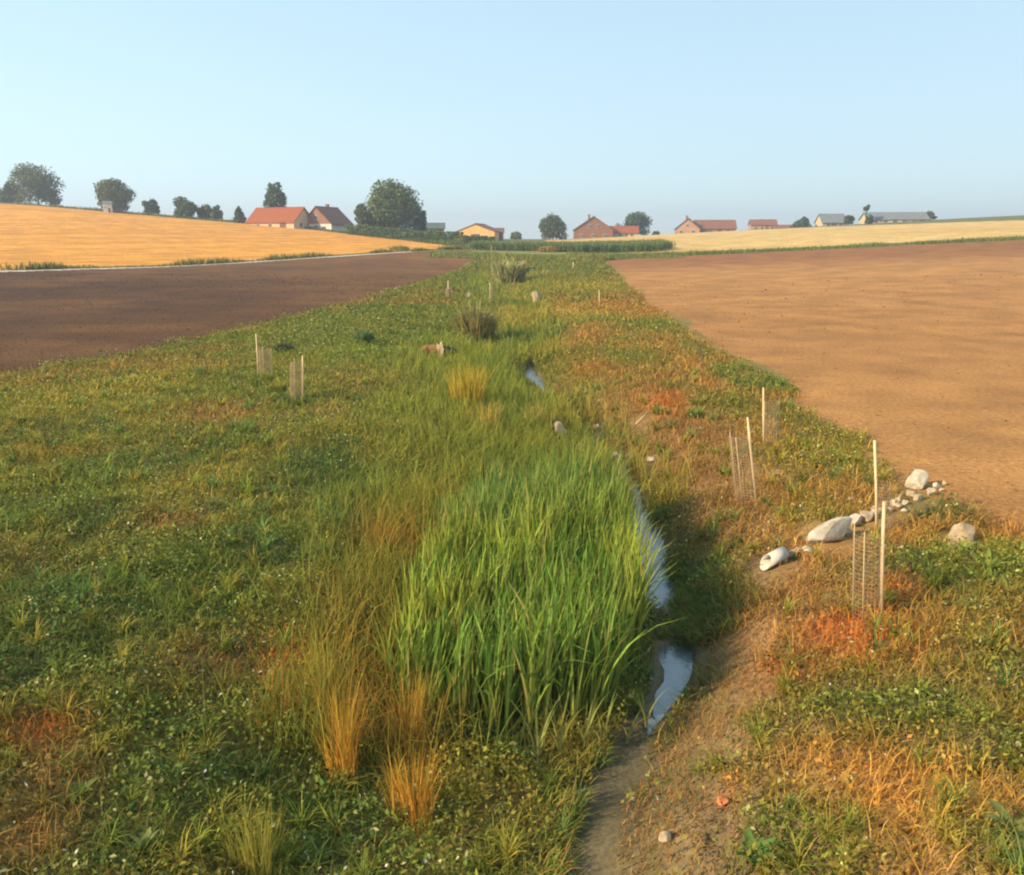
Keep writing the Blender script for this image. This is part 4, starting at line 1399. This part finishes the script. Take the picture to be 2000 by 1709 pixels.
# maize
n = 2600
mx = RNG.uniform(-7.5, 27, n * 2); my = RNG.uniform(126, 158, n * 2)
front = np.interp(mx, [-8, 4, 12, 22, 27], [146, 140, 131, 131, 137])
k = (my > front) & (my < np.interp(mx, [-8, 27], [158, 150]))
mx, my = mx[k][:n], my[k][:n]
mx = np.round(mx / .7) * .7 + RNG.normal(0, .08, len(mx))
n = len(mx)
bz = height(mx, my)
b = Bulk()
rep = 8
az = RNG.uniform(0, 6.28, n * rep)
q = np.tile(np.linspace(.15, .85, rep), n)
hgt = np.repeat(RNG.uniform(1.2, 1.7, n), rep)
Pb = np.stack([np.repeat(mx, rep), np.repeat(my, rep), np.repeat(bz, rep) + q * hgt * .8], 1)
cm = jitter((.17, .23, .06), n * rep, .2)
b.blades(Pb, RNG.uniform(.5, .9, n * rep), np.full(n * rep, .13), RNG.uniform(.2, .6, n * rep), az, RNG.uniform(.4, 1.2, n * rep), cm, cm * 1.15, 3)
b.blades(np.stack([mx, my, bz], 1), RNG.uniform(1.4, 1.8, n), np.full(n, .07), np.zeros(n), RNG.uniform(0, 6.28, n), np.full(n, .03), jitter((.13, .15, .05), n, .1), jitter((.28, .24, .09), n, .1), 2)
o = b.build('maize', M['leaf'])
tag(o, 'dense green stand of maize in front of the village', 'maize', kind='stuff')

# ragged grass on the field borders and far verges
def border(xs, ys_, wid, n, col, L, name, label, w=.12):
    s = RNG.random(n) * (len(xs) - 1)
    x = np.interp(s, np.arange(len(xs)), xs); y = np.interp(s, np.arange(len(xs)), ys_)
    y = y + RNG.uniform(0, 1, n) * wid
    pat = fbm(x, y, 6.0, 13, 2)
    L_ = L * (.4 + 1.2 * sstep(.3, .7, pat)) * RNG.uniform(.6, 1.2, n)
    c = jitter(col, n, .25)
    b = Bulk(); b.blades(np.stack([x, y, height(x, y) - .03], 1), L_, np.full(n, w), RNG.uniform(0, .5, n), RNG.uniform(0, 6.28, n), RNG.uniform(0, .6, n), c, c * 1.2, 2)
    o = b.build(name, M['leaf'])
    tag(o, label, 'grass', kind='stuff')


border(TRX, TRY + 3.0, 2.4, 6000, (.20, .19, .045), .55, 'verge_grass', 'yellowish verge grass between the pale track and golden grain')
border(BRX, BRY - .2, 5.5, 9000, (.15, .185, .045), .38, 'verge_grass', 'green grass strip between harrowed soil and pale grain')
border(YTX, YTY - 2.0, 9.0, 7000, (.12, .145, .035), .7, 'verge_grass', 'green grass strip along the far edge of the golden field', .2)
border(np.array([-12.0, 0, 12, 24]), np.array([116.0, 115, 114, 113]), 12.0, 9000, (.19, .21, .055), .4, 'meadow_grass', 'light green meadow grass before the maize')

# ------------------------------------------------------------------ buildings
def building(name, label, cu, y, L, W, wall_h, roof_h, rot, wall, roof, v_base=None, gable=None, windows=(), door=None, chimney=None, overhang=.4, arch=False, zoff=0.0, gable_mat=None):
    """ridge runs along local x. windows: (face, along, z, w, h) with face in 'S','N','E','W'; S looks to the camera at rot 0"""
    p = at_depth(cu, v_base or 460, y)
    gz = H(p.x, y) + zoff - .9
    t = empty(name, (p.x, y, gz), rot)
    tag(t, label, 'building')
    bm = bmesh.new()
    hw, hl = W / 2, L / 2
    n_arc = 12
    if arch:
        prof = [(-hw, -1.0), (hw, -1.0)] + [(hw * math.cos(math.pi * k / n_arc), wall_h + roof_h * math.sin(math.pi * k / n_arc)) for k in range(n_arc + 1)]
    else:
        prof = [(-hw, -1.0), (hw, -1.0), (hw, wall_h), (0, wall_h + roof_h), (-hw, wall_h)]
    add_prism(bm, [(-hl, a, z) for a, z in prof], (L, 0, 0))
    bmesh.ops.recalc_face_normals(bm, faces=bm.faces[:])
    link('wall', bm_mesh('wall', bm), M[wall], t)
    # roof slabs
    bm = bmesh.new()
    th = .22
    if arch:
        for k in range(n_arc):
            a0, a1 = math.pi * k / n_arc, math.pi * (k + 1) / n_arc
            q = [(hw + .12) * math.cos(a0), wall_h + .05 + roof_h * math.sin(a0), (hw + .12) * math.cos(a1), wall_h + .05 + roof_h * math.sin(a1)]
            add_prism(bm, [(-hl - overhang, q[0], q[1]), (-hl - overhang, q[2], q[3]), (-hl - overhang, q[2], q[3] + th), (-hl - overhang, q[0], q[1] + th)], (L + 2 * overhang, 0, 0))
    else:
        sl = roof_h / hw
        for sgn in (-1, 1):
            e = hw + overhang
            ze = wall_h - sl * overhang
            poly = [(-hl - overhang, 0, wall_h + roof_h + .02), (-hl - overhang, sgn * e, ze + .02), (-hl - overhang, sgn * e, ze + th), (-hl - overhang, 0, wall_h + roof_h + th + .04)]
            if sgn < 0: poly = poly[::-1]
            add_prism(bm, poly, (L + 2 * overhang, 0, 0))
    bmesh.ops.recalc_face_normals(bm, faces=bm.faces[:])
    ro = link('roof', bm_mesh('roof', bm), M[roof], t)
    if not arch:
        bm = bmesh.new(); add_tube(bm, [(-hl - overhang, 0, wall_h + roof_h + th + .03), (hl + overhang, 0, wall_h + roof_h + th + .03)], [.16, .16], 6)
        link('ridge_tiles', bm_mesh('ridge_tiles', bm), M[roof], ro)
    if chimney:
        for cx, cyy in chimney:
            bm = bmesh.new(); z0 = wall_h + roof_h * (1 - abs(cyy) / hw) - .4
            add_box(bm, (cx - .35, cyy - .35, z0), (cx + .35, cyy + .35, z0 + 2.0)); add_box(bm, (cx - .45, cyy - .45, z0 + 2.003), (cx + .45, cyy + .45, z0 + 2.2))
            link('chimney', bm_mesh('chimney', bm), M['brick'], ro)
    if gable_mat:
        for e in (-1, 1):
            bm = bmesh.new()
            x0 = e * (hl + .06) - (.05 if e < 0 else -.0)
            add_prism(bm, [(e * (hl + .005), -hw + .02, wall_h), (e * (hl + .005), hw - .02, wall_h), (e * (hl + .005), 0, wall_h + roof_h - .05)], (e * .08, 0, 0))
            bmesh.ops.recalc_face_normals(bm, faces=bm.faces[:])
            link('gable_boards', bm_mesh('gable_boards', bm), M[gable_mat], t)

    def on_face(face, al, z, w, h, depth):
        if face == 'S': return (al - w / 2, -hw - depth, z), (al + w / 2, -hw + .05, z + h)
        if face == 'N': return (al - w / 2, hw - .05, z), (al + w / 2, hw + depth, z + h)
        if face == 'E': return (hl - .05, al - w / 2, z), (hl + depth, al + w / 2, z + h)
        return (-hl - depth, al - w / 2, z), (-hl + .05, al + w / 2, z + h)
    for (f, al, z, w, h) in windows:
        bm = bmesh.new()
        lo, hi = on_face(f, al, z, w, h, .10)
        add_box(bm, lo, hi)
        wn_ = link('window', bm_mesh('window', bm), M['frame'], t)
        for s in (-1, 1):
            bm = bmesh.new()
            lo, hi = on_face(f, al + s * w * .24, z + h * .08, w * .40, h * .84, .13)
            add_box(bm, lo, hi)
            link('pane', bm_mesh('pane', bm), M['glass'], wn_)
    if door:
        f, al, w, h = door
        bm = bmesh.new(); lo, hi = on_face(f, al, 0, w, h, .09); add_box(bm, lo, hi)
        d_ = link('door', bm_mesh('door', bm), M['door'], t)
        bm = bmesh.new(); lo, hi = on_face(f, al + w * .38, h * .48, .14, .14, .16); add_box(bm, lo, hi)
        link('handle', bm_mesh('handle', bm), M['frame'], d_)
    return t


R_ = math.radians
building('barn', 'long cream barn with bright orange tiled roof in front of the spruce', 550, 224, 15.5, 8.6, 2.1, 3.5, R_(-24), 'plaster_cream', 'tile_orange',
         windows=[('E', -1.5, .8, 1.0, 1.1), ('E', 1.6, .8, 1.0, 1.1), ('S', -4, .7, 1.0, .9), ('S', 0, .7, 1.0, .9)], door=('S', 4.2, 2.0, 1.9))
building('house', 'gabled house with brown boarded gable, white wall and dark red roof', 641, 226, 10, 9.2, 2.5, 4.2, R_(68), 'plaster_white', 'tile_red', gable_mat='wood_brown',
         windows=[('W', -2.2, .7, 1.1, 1.2), ('W', 2.0, .7, 1.1, 1.2), ('W', 0, 3.6, 1.0, 1.1)], door=('W', .2, 1.0, 2.0), chimney=[(1.5, .8)])
building('shed', 'low shed with dark green roof behind the clipped hedge', 848, 250, 6, 4, 2.2, 1.2, R_(4), 'wood_brown', 'roof_green', zoff=1.3, windows=[('S', -1.2, .9, .9, .8)], door=('S', 1.5, 1.0, 1.9))
building('farm_hall', 'yellow hall with a low gable behind the short hedge', 938, 246, 12, 11.5, 3.2, 2.1, R_(78), 'plaster_yellow', 'tile_red', overhang=.2,
         windows=[('W', -3.2, 1.2, 1.2, 1.1), ('W', 3.2, 1.2, 1.2, 1.1)], door=('W', 0, 2.6, 2.6))
building('shed', 'small dark lean-to touching the yellow hall', 974, 246, 2.6, 3.0, 2.8, .8, R_(0), 'wood_brown', 'tile_dark', windows=[('S', -.5, 1.4, .7, .7)], door=('S', .6, .8, 1.8), zoff=.6)
building('house', 'brick gable house with grey-brown roof between the two dark trees', 1158, 290, 11, 13.5, 3.6, 4.4, R_(86), 'brick', 'tile_dark',
         windows=[('W', -4.0, 1.0, 1.2, 1.3), ('W', 0, 1.0, 1.2, 1.3), ('W', 4.0, 1.0, 1.2, 1.3), ('W', -1.4, 4.2, 1.0, 1.2), ('W', 1.4, 4.2, 1.0, 1.2)], chimney=[(-2, 1.5)])
building('house', 'pale annex with salmon roof adjoining the brick gable house', 1215, 292, 10.5, 7, 2.2, 2.0, R_(-6), 'plaster_cream', 'tile_orange',
         windows=[('S', -3.2, .8, 1.1, 1.2), ('S', -.8, .8, 1.1, 1.2), ('S', 3.2, .8, 1.1, 1.2)], door=('S', 1.4, 1.0, 2.0))
building('house', 'salmon farmhouse gable at the left end of the red-roofed range', 1344, 312, 8, 9.0, 2.4, 3.6, R_(72), 'plaster_salmon', 'tile_red',
         windows=[('W', -2.2, .8, 1.1, 1.2), ('W', 2.2, .8, 1.1, 1.2), ('W', 0, 3.2, .9, 1.0)], chimney=[(-1.5, .6)])
building('house', 'long low farm range with red roof joined to the salmon gable', 1394, 316, 15, 7, 2.2, 2.8, R_(-4), 'plaster_salmon', 'tile_red',
         windows=[('S', -5, .8, 1.1, 1.1), ('S', -2, .8, 1.1, 1.1), ('S', 4.6, .8, 1.1, 1.1)], door=('S', 1.4, 1.6, 2.0))
building('cottage', 'small salmon cottage half hidden by a low leafy tree', 1488, 322, 9.5, 6, 2.6, 1.7, R_(-8), 'plaster_salmon', 'tile_red',
         windows=[('S', -3, .9, 1.0, 1.1), ('S', -.6, .9, 1.0, 1.1), ('S', 3, .9, 1.0, 1.1)], door=('S', 1.2, 1.0, 2.0))
building('barn', 'barn with plain grey roof between two small trees on the ridge', 1620, 296, 8.5, 6, 2.0, 2.6, R_(3), 'plaster_cream', 'roof_grey', windows=[('S', -2.2, .8, 1.0, .8), ('S', 2.2, .8, 1.0, .8)], door=('S', 0, 1.8, 1.8))
building('barn', 'very long low barn with grey roof on the ridge beyond the pale field', 1742, 276, 19, 9, 1.7, 2.0, R_(-7), 'plaster_cream', 'roof_grey',
         windows=[('S', a_, .7, 1.4, .7) for a_ in (-7, -4, -1, 2, 5)], door=('S', 7.6, 1.6, 1.6))
building('hut', 'small white hut under the round-headed tree on the field crest', 217, 240, 2.2, 2.4, 2.6, .5, R_(20), 'plaster_white', 'roof_grey', windows=[('S', -.55, 1.5, .4, .4)], door=('S', .45, .6, 1.5), zoff=.6, overhang=.15)
building('shed', 'brown shed beside the white hut under the round-headed tree', 236, 244, 2.0, 2.2, 1.9, .6, R_(10), 'wood_brown', 'tile_dark', windows=[('S', -.45, 1.0, .5, .5)], door=('S', .45, .6, 1.5), zoff=.1, overhang=.15)
building('shed', 'low brown shed roof right of the salmon cottage', 1535, 318, 9, 4, .9, .9, R_(-6), 'wood_brown', 'tile_red', windows=[('S', -2, .2, .8, .5)], door=('S', 2, .8, .8))

# ------------------------------------------------------------------ haze over the valley
if HAZE_DENSITY > 0:
    bm = bmesh.new()
    add_box(bm, (-2100, -60, -30), (2100, 1330, 46))
    o = link('haze', bm_mesh('haze', bm))
    mh = bpy.data.materials.new('haze'); mh.use_nodes = True
    nt = mh.node_tree
    nt.nodes.remove(nt.nodes['Principled BSDF'])
    pv = nt.nodes.new('ShaderNodeVolumePrincipled')
    pv.inputs['Color'].default_value = (.68, .75, .92, 1)
    pv.inputs['Density'].default_value = HAZE_DENSITY
    pv.inputs['Anisotropy'].default_value = .2
    nt.links.new(pv.outputs[0], nt.nodes['Material Output'].inputs['Volume'])
    o.data.materials.append(mh)
    tag(o, 'thin pale summer haze over the fields', 'haze', kind='stuff')
